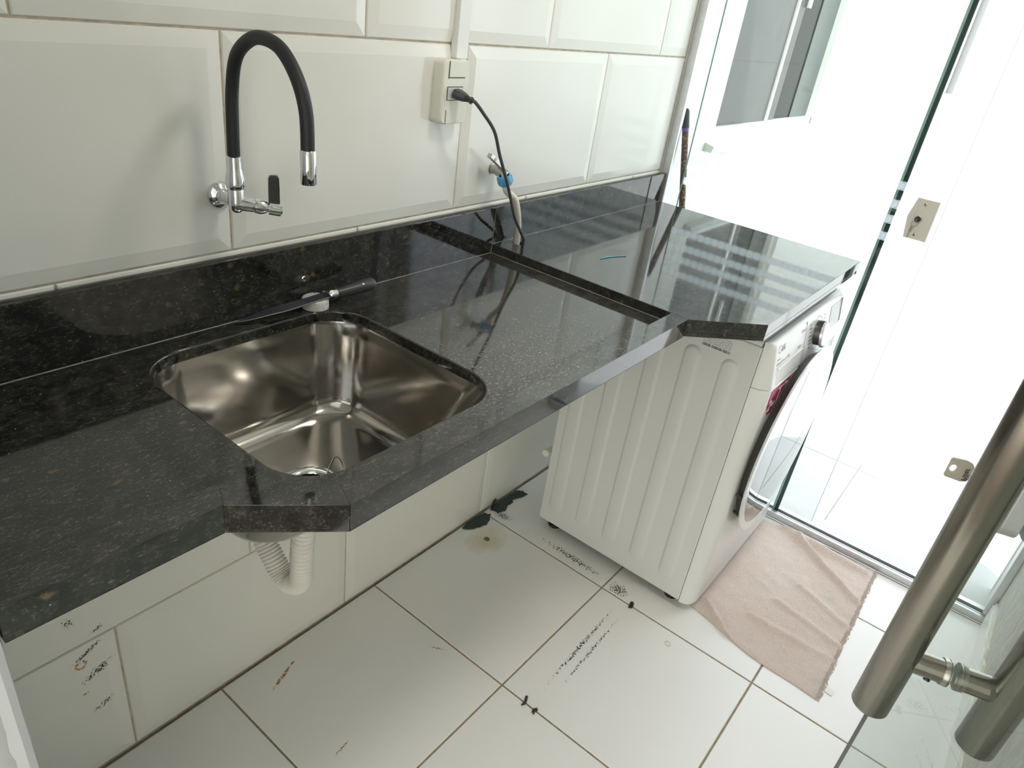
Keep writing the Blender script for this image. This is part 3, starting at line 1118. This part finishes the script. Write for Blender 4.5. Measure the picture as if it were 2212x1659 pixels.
# ------------------------------------------------------------------ outlet, conduit, plug and cord
ot = empty('power_outlet', (1.1335, -.015, 1.219), 'ivory surface-mounted power outlet box on the tiles', 'outlet')
pts = rrect(1.1335, 1.279, .0385, .060, .011, 6)
pts2 = rrect(1.1335, 1.279, .0360, .0575, .009, 6)
m = MB()
m.loft([[(p[0], .0, p[1]) for p in pts], [(p[0], -.026, p[1]) for p in pts], [(p[0], -.0295, p[1]) for p in pts2]])
m.build('box', 'ivory', ot, True, auto=30)
MB().box(1.1105, 1.1575, -.0296, -.0312, 1.308, 1.337).build('blank_cover', 'ivory', ot, bevel=.0005)
MB().box(1.1085, 1.1108, -.0294, -.0297, 1.305, 1.337).build('seam', 'gap', ot)
MB().box(1.1105, 1.1575, -.0294, -.0297, 1.3060, 1.3075).build('seam', 'gap', ot)
MB().box(1.1095, 1.1575, -.0296, -.0304, 1.2205, 1.2455).build('blank_cover', 'ivory', ot, bevel=.0003)
MB().box(1.1080, 1.1093, -.0294, -.0297, 1.2205, 1.2465).build('seam', 'gap', ot)
MB().box(1.1075, 1.1535, -.0294, -.0300, 1.2645, 1.2905).build('seam', 'gap', ot)
MB().box(1.1092, 1.1520, -.0296, -.0312, 1.2658, 1.2890).build('socket_insert', 'ivory_d', ot, bevel=.0005)

cv = empty('cable_conduit', (1.16, -.008, 1.339), 'white plastic cable duct running up the tiles to the ceiling', 'duct')
MB().box(1.1435, 1.1770, .0, -.014, 1.3395, 2.5).build('duct', 'white_plastic', cv, bevel=.0015)
MB().box(1.1415, 1.1790, .0, -.002, 1.3395, 2.5).build('duct_base', 'ivory', cv)

pc = empty('plugged_cable', (1.30, -.06, .93), 'dark grey plug and power cord hanging to the counter', 'power cord')
PA = Vector((1.1305, -.0312, 1.2785))
pd = Vector((.010, -.040, -.0085)).normalized()
su = Vector((0, 0, 1))
sx_ = pd.cross(su).normalized()
su = sx_.cross(pd).normalized()


def hexring(c, a, b):
    q = [(1, 0), (.62, .9), (-.62, .9), (-1, 0), (-.62, -.9), (.62, -.9)]
    return [c + sx_ * (a * p[0]) + su * (b * p[1]) for p in q]


def octring(c, a, b):
    return [c + sx_ * (a * math.cos(k * PI / 6)) + su * (b * math.sin(k * PI / 6)) for k in range(12)]


m = MB()
m.loft([hexring(PA, .0145, .0100), hexring(PA + pd * .010, .0145, .0100), hexring(PA + pd * .020, .0110, .0090), hexring(PA + pd * .026, .0085, .0078)])
plug = m.build('plug', 'grey_rubber', pc, bevel=.0008)
m = MB()
rings = []
h = .022
for k in range(5):
    rings += [octring(PA + pd * h, .0080 - k * .0006, .0078 - k * .0006), octring(PA + pd * (h + .0017), .0080 - k * .0006, .0078 - k * .0006),
              octring(PA + pd * (h + .0018), .0056 - k * .0004, .0056 - k * .0004), octring(PA + pd * (h + .0028), .0056 - k * .0004, .0056 - k * .0004)]
    h += .0029
rings += [octring(PA + pd * h, .0072, .0072), octring(PA + pd * (h + .0035), .0070, .0070)]
m.loft(rings).build('strain_relief', 'grey_rubber', plug, True, auto=30)
ce = PA + pd * (h + .003)
cp = smoothpath([ce, ce + pd * .008, (1.163, -.082, 1.249), (1.200, -.086, 1.213), (1.224, -.088, 1.165), (1.242, -.090, 1.132), (1.262, -.091, 1.097), (1.279, -.091, 1.066), (1.306, -.090, 1.018), (1.343, -.087, .975), (1.373, -.076, .950), (1.3865, -.066, .936), (1.389, -.0635, .922), (1.389, -.0635, .905)], 8)
MB().tube(cp, .0036, 12).build('cord', 'grey_rubber', pc, True, auto=80)

# ------------------------------------------------------------------ tap valve and washer hose
tv = empty('wall_tap', (1.313, -.02, 1.09), 'small nickel wall tap with square lever behind the power cord', 'tap')
MB().lathe((1.313, .0, 1.1075), (0, -1, -.06), [(0, .0125), (.003, .0125), (.0035, .0105), (.016, .0100), (.020, .0125), (.032, .0125), (.040, .0105), (.046, .0085)], 24).build('valve_body', 'nickel', tv, True, auto=35)
MB().tube([(1.309, -.026, 1.113), (1.3035, -.030, 1.124)], .005, 12).build('valve_stem', 'nickel', tv, True)
a_, b_ = Vector((1.263, -.030, 1.1475)), Vector((1.308, -.034, 1.1185))
dd = (b_ - a_).normalized()
n1_ = Vector((0, -1, 0))
n1_ = (n1_ - dd * n1_.dot(dd)).normalized()
n2_ = dd.cross(n1_)
m = MB()
m.loft([[p + n1_ * s1 * .0060 + n2_ * s2 * hh for s1, s2 in ((1, 1), (-1, 1), (-1, -1), (1, -1))] for p, hh in ((a_, .0046), (b_, .0052))])
lvv = m.build('lever', 'nickel', tv, bevel=.0008)
MB().lathe(a_ + dd * .017 + n1_ * .0055, n1_, [(0, .0042), (.0010, .0042), (.0011, .0025)], 14).build('rivet', 'brass', lvv, True)
MB().tube([(1.311, -.040, 1.106), (1.309, -.044, 1.098), (1.305, -.045, 1.088)], .0095, 16).build('outlet_spout', 'nickel', tv, True)

wh = empty('washer_hose', (1.35, -.05, .93), 'cream braided water hose with blue screw connector', 'hose')
nd = Vector((.35, -.12, -1)).normalized()
m = MB()
o0 = Vector((1.3035, -.046, 1.1035))
prof = [(0, .0118), (.0004, .0155), (.002, .0160), (.020, .0168), (.0225, .0150), (.0226, .0100)]
m.lathe(o0, nd, prof, 24, False, True)
nut = m.build('screw_connector', 'blue', wh, True, auto=40)
for q in range(0, 6):
    a = 2 * PI * q / 6
    n_ = Vector((0, 0, 1)).cross(nd).normalized()
    b2 = nd.cross(n_)
    c = o0 + nd * .010 + (n_ * math.cos(a) + b2 * math.sin(a)) * .0163
    MB().tube([c - nd * .008, c + nd * .009], .0018, 6).build('grip_rib', 'blue', nut, True)
e0 = o0 + nd * .022
hp = smoothpath([e0, e0 + nd * .018, (1.340, -.058, 1.047), (1.357, -.059, 1.012), (1.374, -.054, .972), (1.386, -.047, .940), (1.3895, -.0445, .922), (1.390, -.0435, .905)], 8)
MB().tube(hp, .0082, 18).build('hose', 'hose', wh, True)
MB().tube([e0 - nd * .004, e0 + nd * .010], .0096, 18).build('crimp_sleeve', 'white_plastic', wh, True)

# ------------------------------------------------------------------ knife on a round scouring stone
stn = empty('scouring_stone', (.776, -.0465, ZC), 'round off-white scouring stone with grooved top under the knife', 'stone')
MB().lathe((.776, -.0465, ZC), (0, 0, 1), [(0, .0225), (.001, .0245), (.016, .0248), (.0190, .0235), (.0198, .0215)], 36).build('body', 'stone', stn, True, auto=50)
for i in range(-5, 6):
    u = i * .0040
    L = math.sqrt(max(0, .0215 ** 2 - u ** 2)) - .001
    if L < .004:
        continue
    MB().tube([(.776 - L * .5 + u * .866, -.0465 + L * .866 + u * .5, ZC + .0198), (.776 + L * .5 + u * .866, -.0465 - L * .866 + u * .5, ZC + .0198)], .0013, 6).build('groove_ridge', 'stone', stn, True)

kn = empty('kitchen_knife', (.75, -.05, ZC), 'black serrated kitchen knife with silver bolster lying on a stone', 'knife')
tip = Vector((.6205, -.0275, ZC + .0030))
spine = [tip, Vector((.641, -.0370, .9115)), Vector((.675, -.0470, .9160)), Vector((.713, -.0560, .9200)), Vector((.755, -.0640, .9270)), Vector((.796, -.0695, .9315))]
edge = [tip, Vector((.650, -.0240, .9130)), Vector((.685, -.0262, .9185)), Vector((.725, -.0350, .9245)), Vector((.760, -.0430, .9295)), Vector((.798, -.0480, .9345))]
sp_, ed_ = smoothpath(spine, 16), smoothpath(edge, 16)
m = MB()
rings = []
for i, (a, b) in enumerate(zip(sp_, ed_)):
    d = b - a
    if i > 8 and i % 2 and i < 74:
        b = b - d.normalized() * .0014
    up_ = Vector((0, 0, .0010))
    rings.append([a + up_, a - up_, b - up_ * .15, b + up_ * .15])
m.loft(rings).build('blade', 'knife_b', kn)
m = MB()
m.tube([p + Vector((0, -.0004, .0004)) for p in sp_], .0008, 6).build('spine_edge', 'nickel', kn, True)
bs = Vector((.7955, -.0610, .9330))
kd = Vector((.0955, -.0115, .0005)).normalized()
kn_u = Vector((0, 0, 1))
ks = kd.cross(kn_u).normalized()


def kring(h, a, b, dz=0.0):
    c = bs + kd * h + Vector((0, 0, dz))
    return [c + ks * (a * math.cos(k * PI / 8)) + kn_u * (b * math.sin(k * PI / 8)) for k in range(16)]


MB().loft([kring(-.004, .0150, .0030, .002), kring(-.001, .0110, .0050), kring(.003, .0092, .0078), kring(.016, .0092, .0084)]).build('bolster', 'chrome', kn, True)
MB().loft([kring(.016, .0096, .0088), kring(.03, .0112, .0104), kring(.055, .0135, .0122, .002), kring(.080, .0142, .0128, .004), kring(.094, .0138, .0126, .004), kring(.099, .0120, .0110, .004)]).build('handle', 'knife_h', kn, True, auto=45)
MB().lathe(bs + kd * .068 + Vector((0, -.0100, .0122)), Vector((0, -.55, .8)), [(0, .0024), (.0006, .0022)], 14).build('hanging_eyelet', 'paper', kn, True)

# bit of blue thread on the raised slab
tag(MB().tube(smoothpath([(1.4828, -.2354, ZT + .0012), (1.51, -.2405, ZT + .0012), (1.54, -.2505, ZT + .0012), (1.5646, -.2605, ZT + .0014)], 6), .0012, 8).build('blue_thread', 'cyan', None, True), 'short turquoise plastic thread on the granite counter', 'thread')

# ------------------------------------------------------------------ washing machine
wm = empty('washing_machine', (1.862, -.42, 0), 'white front-loading washing machine under the counter end', 'washing machine')
X0, X1, YBK, YSF, YF = 1.562, 2.162, -.157, -.655, -.698
ZW0, ZW1 = .028, .848
cabs = MB()
cabs.box(X0, X1, YBK, YSF, ZW0, ZW1 - .016)
cab = cabs.build('cabinet', 'enamel', wm, bevel=.003)
MB().box(X0 - .001, X1 + .001, YBK - .002, YSF + .002, ZW1 - .015, ZW1).build('top_lid', 'enamel', wm, bevel=.004)


def stadium(cy, hw, z0, z1, n=10):
    pts = []
    for k in range(n + 1):
        a = PI * k / n
        pts.append((cy + hw * math.cos(a), z1 - hw + hw * math.sin(a)))
    for k in range(n + 1):
        a = PI + PI * k / n
        pts.append((cy + hw * math.cos(a), z0 + hw + hw * math.sin(a)))
    return pts


for cy in (-.208, -.3065, -.4025, -.4985, -.5965):
    m = MB()
    rings = []
    for d, hgt in ((0, 0), (.003, .0028), (.0055, .0054), (.0075, .006)):
        rings.append([(X0 - hgt, p[0], p[1]) for p in stadium(cy, .0235 - d, .078 + d, .778 - d)])
    m.loft(rings)
    m.build('pressed_rib', 'enamel', cab, True, auto=60)
# paper label on the side
lb = MB().box(X0 - .0008, X0, -.5125, -.588, .785, .835).build('rating_label', 'paper', cab)
random.seed(2)
m = MB()
yy = -.514
while yy > -.585:
    wd = random.choice((.0005, .0008, .0013, .0018))
    if not (-.538 < yy < -.535 or -.566 < yy < -.563):
        m.box(X0 - .0010, X0 - .0008, yy, yy - wd, .7865, .7935)
    yy -= wd + random.choice((.0006, .0009))
m.build('barcode', 'black', lb)
m = MB()
for k in range(6):
    z = .797 + k * .0042
    yy = -.514
    while yy > -.583:
        L_ = random.uniform(.006, .022)
        m.box(X0 - .0010, X0 - .0008, yy, max(yy - L_, -.586), z, z + .0011)
        yy -= L_ + .003
m.build('small_print', 'print', lb)


# front cover: rounded left and right edges, extruded along z
def cover_section(yf, r=.034, n=8, x0=X0 + .001, x1=X1 - .001, yb=YSF - .0015):
    pts = [(x1, yb)]
    for k in range(n + 1):
        a = -PI / 2 * k / n
        pts.append((x1 - r + r * math.cos(a), yf + r + r * math.sin(a)) if False else (x1 - r + r * math.sin(PI / 2 - PI / 2 * k / n), yf + (abs(yf - yb)) * (1 - math.cos(PI / 2 - PI / 2 * k / n))))
    for k in range(n + 1):
        pts.append((x0 + r - r * math.sin(PI / 2 * k / n), yf + (abs(yf - yb)) * (1 - math.cos(PI / 2 * k / n))))
    pts.append((x0, yb))
    return pts


def yfront(z):
    return -.678 - (.842 - z) * .170


m = MB()
rings = []
for z, yf in ((ZW0 - .004, YF + .006), (ZW0 + .010, YF), (.30, YF), (.60, YF), (.724, YF + .000), (.728, YF + .003)):
    rings.append([(p[0], p[1], z) for p in cover_section(yf)])
fcov = m.loft(rings).build('front_cover', 'enamel2', wm, True, auto=35)
m = MB()
rings = []
for z, yf in ((.7295, yfront(.7295)), (.760, yfront(.76)), (.80, yfront(.80)), (.830, yfront(.83)), (.838, yfront(.838) + .001), (.845, yfront(.845) + .006), (.848, yfront(.848) + .014)):
    rings.append([(p[0], p[1], z) for p in cover_section(yf)])
cpan = m.loft(rings).build('control_panel', 'enamel2', wm, True, auto=35)


def PP(x, z, e=.0005):
    return Vector((x, yfront(z) - e, z))


def ppoly(pts, e0, e1):
    return MB().loft([[PP(x, z, e0) for x, z in pts], [PP(x, z, e1) for x, z in pts]])


# drawer seam, recess handle, texts
ppoly([(1.8085, .7300), (1.8100, .7300), (1.8100, .842), (1.8085, .842)], -.001, .0002).build('drawer_seam', 'gap', cpan)
rc = ppoly([(1.615, .7345), (1.790, .7345), (1.790, .7740), (1.640, .7740), (1.615, .765)], -.001, .0004)
rec_o = rc.build('drawer_grip', 'white_plastic', cpan)
m = MB()
m.loft([[PP(x, z, .0006) for x, z in ((1.612, .7735), (1.794, .7735), (1.794, .7775), (1.612, .7775))], [PP(x, z, .004) for x, z in ((1.612, .7745), (1.794, .7745), (1.794, .7775), (1.612, .7775))]])
m.build('grip_lip', 'enamel2', cpan)


def ring_flat(name, cx, cz, r0, r1, mat, parent, e=.0006, n=36, a0=0, a1=2 * PI):
    mb = MB()
    for k in range(n):
        u0, u1 = a0 + (a1 - a0) * k / n, a0 + (a1 - a0) * (k + 1) / n
        P4 = [PP(cx + r * math.cos(u), cz + r * math.sin(u), e) for r, u in ((r0, u0), (r1, u0), (r1, u1), (r0, u1))]
        mb.add(P4, [(0, 1, 2, 3)])
    return mb.build(name, mat, parent)


ring_flat('latch_ring', 1.607, .7665, .0060, .0068, 'printl', cpan)


def ptext(name, txt, x, z, size, mat, parent, bold=0.0, shear=0.0):
    up_ = PP(x, z + .01) - PP(x, z)
    return text_mesh(name, txt, size, mat, parent, frame4(PP(x, z, .0006), (1, 0, 0), up_), .0001, bold, shear)


ring_flat('emblem', 1.612, .8245, .0086, .0098, 'print', cpan, a0=math.radians(35), a1=math.radians(360))
ring_flat('emblem', 1.612, .8245, .0005, .0014, 'print', cpan)
ptext('brand_lettering', 'LG', 1.625, .8165, .020, 'print', cpan, .0003)
ptext('small_lettering', 'Turbo2', 1.765, .822, .0125, 'printl', cpan)
ptext('small_lettering', 'DirectDrive 11/7kg', 1.603, .7835, .0120, 'printl', cpan)
ptext('small_lettering', 'Inverter', 1.603, .7965, .0075, 'printl', cpan)
ptext('small_lettering', '8888', 1.757, .784, .0110, 'printl', cpan)
# knob
KX, KZ = 1.910, .7880
ring_flat('dial_ring', KX, KZ, .0435, .0446, 'print', cpan, n=48)
kdir = Vector((0, -1, .17)).normalized()
MB().lathe(PP(KX, KZ, 0), kdir, [(0, .0335), (.0175, .0335)], 40).build('knob_side', 'dark_metal', cpan, True)
MB().lathe(PP(KX, KZ, .0175), kdir, [(0, .0345), (.006, .0340), (.0075, .0315), (.0080, .0290), (.0076, .0001)], 40).build('knob_face', 'silver_ring', cpan, True, auto=30)
# programme list marks beside the knob
random.seed(4)
m = MB()
m2 = MB()
for k in range(7):
    z = .8220 - k * .0105
    L_ = random.uniform(.013, .026)
    x1 = 1.858 + .004 * abs(k - 3) * -.5 + .002 * k
    for mm, xs in ((m, x1 - L_),):
        mm.loft([[PP(a, b, .0004) for a, b in ((xs, z), (xs + L_, z), (xs + L_, z + .0042), (xs, z + .0042))], [PP(a, b, .0006) for a, b in ((xs, z), (xs + L_, z), (xs + L_, z + .0042), (xs, z + .0042))]])
    x1 = 1.962
    L_ = random.uniform(.013, .024)
    m2.loft([[PP(a, b, .0004) for a, b in ((x1, z), (x1 + L_, z), (x1 + L_, z + .0032), (x1, z + .0032))], [PP(a, b, .0006) for a, b in ((x1, z), (x1 + L_, z), (x1 + L_, z + .0032), (x1, z + .0032))]])
m.build('programme_print', 'print', cpan)
m2.build('programme_print', 'printl', cpan)
ring_flat('start_button', 1.862, .7475, .0095, .0108, 'printl', cpan)
ppoly([(2.022, .766), (2.118, .766), (2.118, .832), (2.022, .832)], .0, .0010).build('display', 'display', cpan)
ppoly([(2.118, .766), (2.136, .766), (2.136, .834), (2.118, .834)], .0, .0009).build('display_edge', 'black', cpan)
ppoly([(2.022, .748), (2.136, .748), (2.136, .760), (2.022, .760)], .0, .0006).build('button_strip', 'silver_ring', cpan)
# crimson sticker
CXD, CZD = 1.860, .484
spts = [(1.5955, .7235)]
arc = []
for k in range(11):
    a = math.radians(118 + (142 - 118) * k / 10)
    arc.append((CXD + .262 * math.cos(a), CZD + .262 * math.sin(a)))
arc = arc[::1]
stk = [(1.606, .7225), (1.600, .718), (1.599, .700), (1.604, .675), (1.620, .651), (1.632, .645), (1.644, .646)] + arc[::-1] + [(1.742, .7215)]
m = MB().prism(stk, YF - .0010, YF - .0002, 'y')
st = m.build('energy_sticker', 'sticker_lo', fcov)
hi = [(1.606, .7215), (1.601, .717), (1.600, .700), (1.603, .686), (1.630, .700), (1.668, .7215)]
MB().prism(hi, YF - .0013, YF - .0010, 'y').build('sticker_highlight', 'sticker_hi', st)
text_mesh('sticker_lettering', '2', .044, 'white_print', st, frame4((1.606, YF - .0015, .660), (1, 0, .0), (0, 0, 1)), .0001, .0006, .15)
text_mesh('sticker_lettering', 'em', .022, 'white_print', st, frame4((1.629, YF - .0015, .668), (1, 0, .0), (0, 0, 1)), .0001, .0003, .15)
text_mesh('sticker_lettering', '1', .050, 'white_print', st, frame4((1.655, YF - .0015, .672), (1, 0, .0), (0, 0, 1)), .0001, .0006, .15)
text_mesh('sticker_lettering', 'Lava-e-Seca', .0135, 'white_print', st, frame4((1.655, YF - .0015, .7085), (1, 0, .0), (0, 0, 1)), .0001, .0002, .15)

# round door
dc = (CXD, YF + .001, CZD)
drr = MB().lathe(dc, (0, -1, 0), [(-.004, .250), (.004, .252), (.014, .262), (.0225, .272), (.0235, .272)], 96).build('door', 'dark_metal', wm, True, auto=50)
MB().lathe((CXD, YF - .0222, CZD), (0, -1, 0), [(0, .272), (.0002, .2800), (.0035, .2812), (.0055, .2790), (.0060, .2570), (.0050, .2560)], 96, False, False).build('door_ring', 'silver_ring', drr, True, auto=40)
MB().lathe((CXD, YF - .0224, CZD), (0, -1, 0), [(0.001, .256), (.0056, .2560), (.0060, .250), (.0072, .18), (.0078, .10), (.0080, .001)], 96).build('door_glass', 'mirror', drr, True, auto=40)
for a in (196, 214):
    a = math.radians(a)
    c = Vector((CXD + .264 * math.cos(a), YF - .012, CZD + .264 * math.sin(a)))
    MB().tube([c - Vector((0, -.012, 0)), c + Vector((-.010 * math.cos(a) * -1, -.009, 0))], .0045, 8).build('door_grip_gap', 'gap', drr)
# feet
for (fx_, fy_) in ((X0 + .035, -.20), (X0 + .04, -.62), (X1 - .04, -.20), (X1 - .04, -.62)):
    MB().lathe((fx_, fy_, 0), (0, 0, 1), [(0, .021), (.004, .022), (.010, .020), (.012, .010), (.032, .010)], 20).build('foot', 'black_scrap', wm, True)
MB().box(X0 + .02, X1 - .02, YBK - .02, YSF + .02, .018, .030).build('base_tray', 'gap', wm)
# cream pipe stub on the wall behind the machine
stb = empty('drain_hose', (1.60, -.14, .25), 'short cream hose end peeking out behind the washing machine', 'hose')
MB().tube(smoothpath([(1.560, -.141, .266), (1.59, -.141, .266), (1.64, -.138, .262), (1.70, -.12, .25)], 8), .0095, 14).build('hose', 'ivory', stb, True)
MB().lathe((1.5545, -.1415, .266), (1, 0, 0), [(0, .009), (.001, .0115), (.012, .0125), (.013, .0105)], 18).build('hose_end', 'ivory', stb, True)

# ------------------------------------------------------------------ towel on the floor
random.seed(1)
NX, NY = 120, 84
segs = [((2.148, -.815), (1.989, -1.050), .022, .011), ((2.165, -.760), (2.150, -1.035), .020, .015), ((1.803, -.868), (1.770, -1.06), .010, .012),
        ((1.690, -.83), (1.700, -1.06), .010, .014), ((1.640, -.709), (1.550, -.83), .020, .009), ((1.92, -.90), (1.86, -1.06), .009, .012), ((2.03, -.80), (1.86, -.98), .003, .03)]


def sd_(px, py, a, b):
    ax, ay = a
    bx, by = b
    dx, dy = bx - ax, by - ay
    tt = max(0, min(1, ((px - ax) * dx + (py - ay) * dy) / (dx * dx + dy * dy)))
    return math.hypot(px - ax - tt * dx, py - ay - tt * dy), tt


def towel_xy(u, v):
    # corners: back-left, back-right, front-right, front-left
    bl, br, fr, fl_ = (1.600, -.685), (2.165, -.685), (2.193, -1.060), (1.540, -1.068)
    x = (bl[0] * (1 - u) + br[0] * u) * (1 - v) + (fl_[0] * (1 - u) + fr[0] * u) * v
    y = (bl[1] * (1 - u) + br[1] * u) * (1 - v) + (fl_[1] * (1 - u) + fr[1] * u) * v
    x += .006 * math.sin(v * 9) * (1 - u) * .6 - .014 * math.sin(v * PI) * (1 - u)
    if v > .985:
        y += random.uniform(-.0022, .0015)
    return x, y


V = []
for jx in range(NY + 1):
    for ix in range(NX + 1):
        u, v = ix / NX, jx / NY
        x, y = towel_xy(u, v)
        z = .0050 +   .0022 * mnoise.noise(Vector((x * 9, y * 9, .3))) + .0030 * mnoise.noise(Vector((x * 26, y * 26, 1.3))) + .0016 * mnoise.noise(Vector((x * 120, y * 120, 2.3)))
        for a, b, hh, wd in segs:
            d, tt = sd_(x, y, a, b)
            z += hh * math.exp(-(d / wd) ** 2) * (1 - .35 * tt)
        ed = min(u, 1 - u, v, 1 - v)
        z = z if ed > .012 else max(.0022, z * .65)
        V.append((x, y, z))
nV = len(V)
Fs = []
for jx in range(NY):
    for ix in range(NX):
        a = jx * (NX + 1) + ix
        Fs.append((a, a + NX + 1, a + NX + 2, a + 1))
m = MB()
V2 = [(x, y, .0006) for x, y, z in V]
m.add(V + V2, Fs + [(f[3] + nV, f[2] + nV, f[1] + nV, f[0] + nV) for f in Fs])
bd = [i for i in range(NX + 1)] + [(j_) * (NX + 1) + NX for j_ in range(1, NY + 1)] + [NY * (NX + 1) + i for i in range(NX - 1, -1, -1)] + [j_ * (NX + 1) for j_ in range(NY - 1, 0, -1)]
m.f += [(bd[i], bd[(i + 1) % len(bd)], bd[(i + 1) % len(bd)] + nV, bd[i] + nV) for i in range(len(bd))]
tw = empty('terry_towel', (1.87, -.88, 0), 'crumpled beige pink terry towel on the floor before the washing machine', 'towel')
m.build('cloth', 'towel', tw, True, auto=80)
# fringe of short threads along the front hem
m = MB()
for i in range(150):
    u = (i + .5) / 150
    x, y = towel_xy(u, 1.0)
    L_ = random.uniform(.004, .009)
    a = random.uniform(-.3, .3)
    m.tube([(x, y + .004, .0045), (x + a * L_ * .4, y - L_ * .5, .0035), (x + a * L_, y - L_, .0012)], .0011, 5)
fr_ = m.build('fringe', 'towel', tw, True)
fr_['kind'] = 'stuff'

# bits of clear tape beside the towel
tp = MB()
tp.add([(1.585, -1.072, .0006), (1.606, -1.069, .0006), (1.603, -1.098, .0009), (1.583, -1.096, .0009), (1.585, -1.072, .0016), (1.606, -1.069, .0016), (1.603, -1.098, .0024), (1.583, -1.096, .0020)],
       [(0, 3, 2, 1), (4, 5, 6, 7), (0, 1, 5, 4), (1, 2, 6, 5), (2, 3, 7, 6), (3, 0, 4, 7)])
tag(tp.build('tape_scrap', 'tape'), 'scrap of clear tape on the floor beside the towel fringe', 'tape')

# ------------------------------------------------------------------ dark green film flakes by the wall, black scraps on the tiles


def flake(name, pts, label, mat, cat, h=.0022, curl=.006):
    cx = sum(p[0] for p in pts) / len(pts)
    cy = sum(p[1] for p in pts) / len(pts)
    V = []
    fine = []
    for i in range(len(pts)):
        p, q = Vector(pts[i]), Vector(pts[(i + 1) % len(pts)])
        for k in range(4):
            a = p.lerp(q, k / 4)
            fine.append((a.x + random.uniform(-.0022, .0022), a.y + random.uniform(-.0022, .0022)))
    rings = []
    for s_, lift in ((1.0, 1), (.66, .45), (.33, .2), (.04, .1)):
        rings.append([(cx + (p[0] - cx) * s_, min(cy + (p[1] - cy) * s_, -.003), .0006 + curl * lift * max(0, mnoise.noise(Vector((p[0] * 30, p[1] * 30, s_)))) + h) for p in fine])
    low = [(x, y, .0004) for x, y, z in rings[0]]
    o = MB().loft([low] + rings).build(name, mat, None, True)
    return tag(o, label, cat)


random.seed(6)
flake('green_flake', [(1.360, -.012), (1.39, -.006), (1.44, -.005), (1.468, -.010), (1.476, -.030), (1.452, -.046), (1.43, -.050), (1.405, -.042), (1.378, -.032)], 'dark green film flake on the floor tile beside the yellowish stain', 'green_paint', 'flake')
flake('green_flake', [(1.498, -.010), (1.53, -.006), (1.58, -.005), (1.64, -.006), (1.655, -.024), (1.650, -.046), (1.62, -.040), (1.60, -.028), (1.575, -.040), (1.545, -.036), (1.53, -.050), (1.503, -.040)], 'larger dark green film flake along the wall toward the washing machine', 'green_paint', 'flake')


def scrap(pts, label, rad):
    m = MB()
    m.tube(smoothpath(pts, 5), rad, 7)
    o = m.build('black_scrap', 'black_scrap', None, True)
    return tag(o, label, 'scrap')


scrap([(1.497, -.018, .003), (1.505, -.012, .012), (1.517, -.009, .024), (1.524, -.012, .030)], 'black crumb of sealant standing against the wall joint', [.004] * 15 + [.002])
scrap([(1.480, -.556, .003), (1.468, -.560, .004), (1.459, -.557, .003)], 'black scrap on the grout joint nearest the washing machine corner', [.006] * 8 + [.003] * 3)
scrap([(1.024, -.524, .002), (1.008, -.531, .0025), (.997, -.529, .002)], 'upper of two small black scraps near the bottom edge tiles', [.0035] * 8 + [.002] * 3)
scrap([(1.013, -.563, .002), (1.004, -.560, .003), (.998, -.565, .002)], 'lower of two small black scraps near the bottom edge tiles', [.0040] * 8 + [.002] * 3)

# ------------------------------------------------------------------ broom outside, seen through the fixed pane
br = empty('broom', (2.30, -.20, -.02), 'worn brown broom handle leaning on the outside wall behind glass', 'broom')
tp_, bt_ = Vector((2.280, -.014, 1.158)), Vector((2.2805, -.255, .060))
bdv = (tp_ - bt_).normalized()
MB().tube([bt_, tp_], .0105, 16).build('stick', 'broom', br, True)
MB().tube([tp_ - bdv * .010, tp_ + bdv * .0], .0112, 16).build('collar', 'purple', br, True)
MB().tube([tp_, tp_ + bdv * .052, tp_ + bdv * .060], [.0118, .0105, .006], 16).build('grip_cap', 'rubber', br, True)
MB().loft([[(2.2805 + sx * a, -.255 + sy * b, z) for sx, sy in ((1, 1), (-1, 1), (-1, -1), (1, -1))] for z, a, b in ((.075, .02, .025), (.045, .015, .10), (-.02, .015, .13))]).build('head', 'purple', br)

# ------------------------------------------------------------------ unseen ceiling lamp added to brighten the room
lp = empty('added_fill_lamp', (1.25, -.90, 2.44), 'round white ceiling lamp out of view added as fill light', 'lamp')
MB().lathe((1.25, -.90, 2.5), (0, 0, -1), [(0, .17), (.03, .17), (.035, .165)], 40).build('fill_lamp_base', 'white_plastic', lp, True)
em = NT('fill_lamp_diffuser')
em.set(col=(.9, .9, .88), rough=.5)
em.p.inputs['Emission Color'].default_value = (1.0, .955, .89, 1)
em.p.inputs['Emission Strength'].default_value = 10.5
M['diffuser'] = em.m
MB().lathe((1.25, -.90, 2.465), (0, 0, -1), [(0, .160), (.012, .150), (.020, .11), (.024, .05), (.025, .001)], 40).build('diffuser', 'diffuser', lp, True)
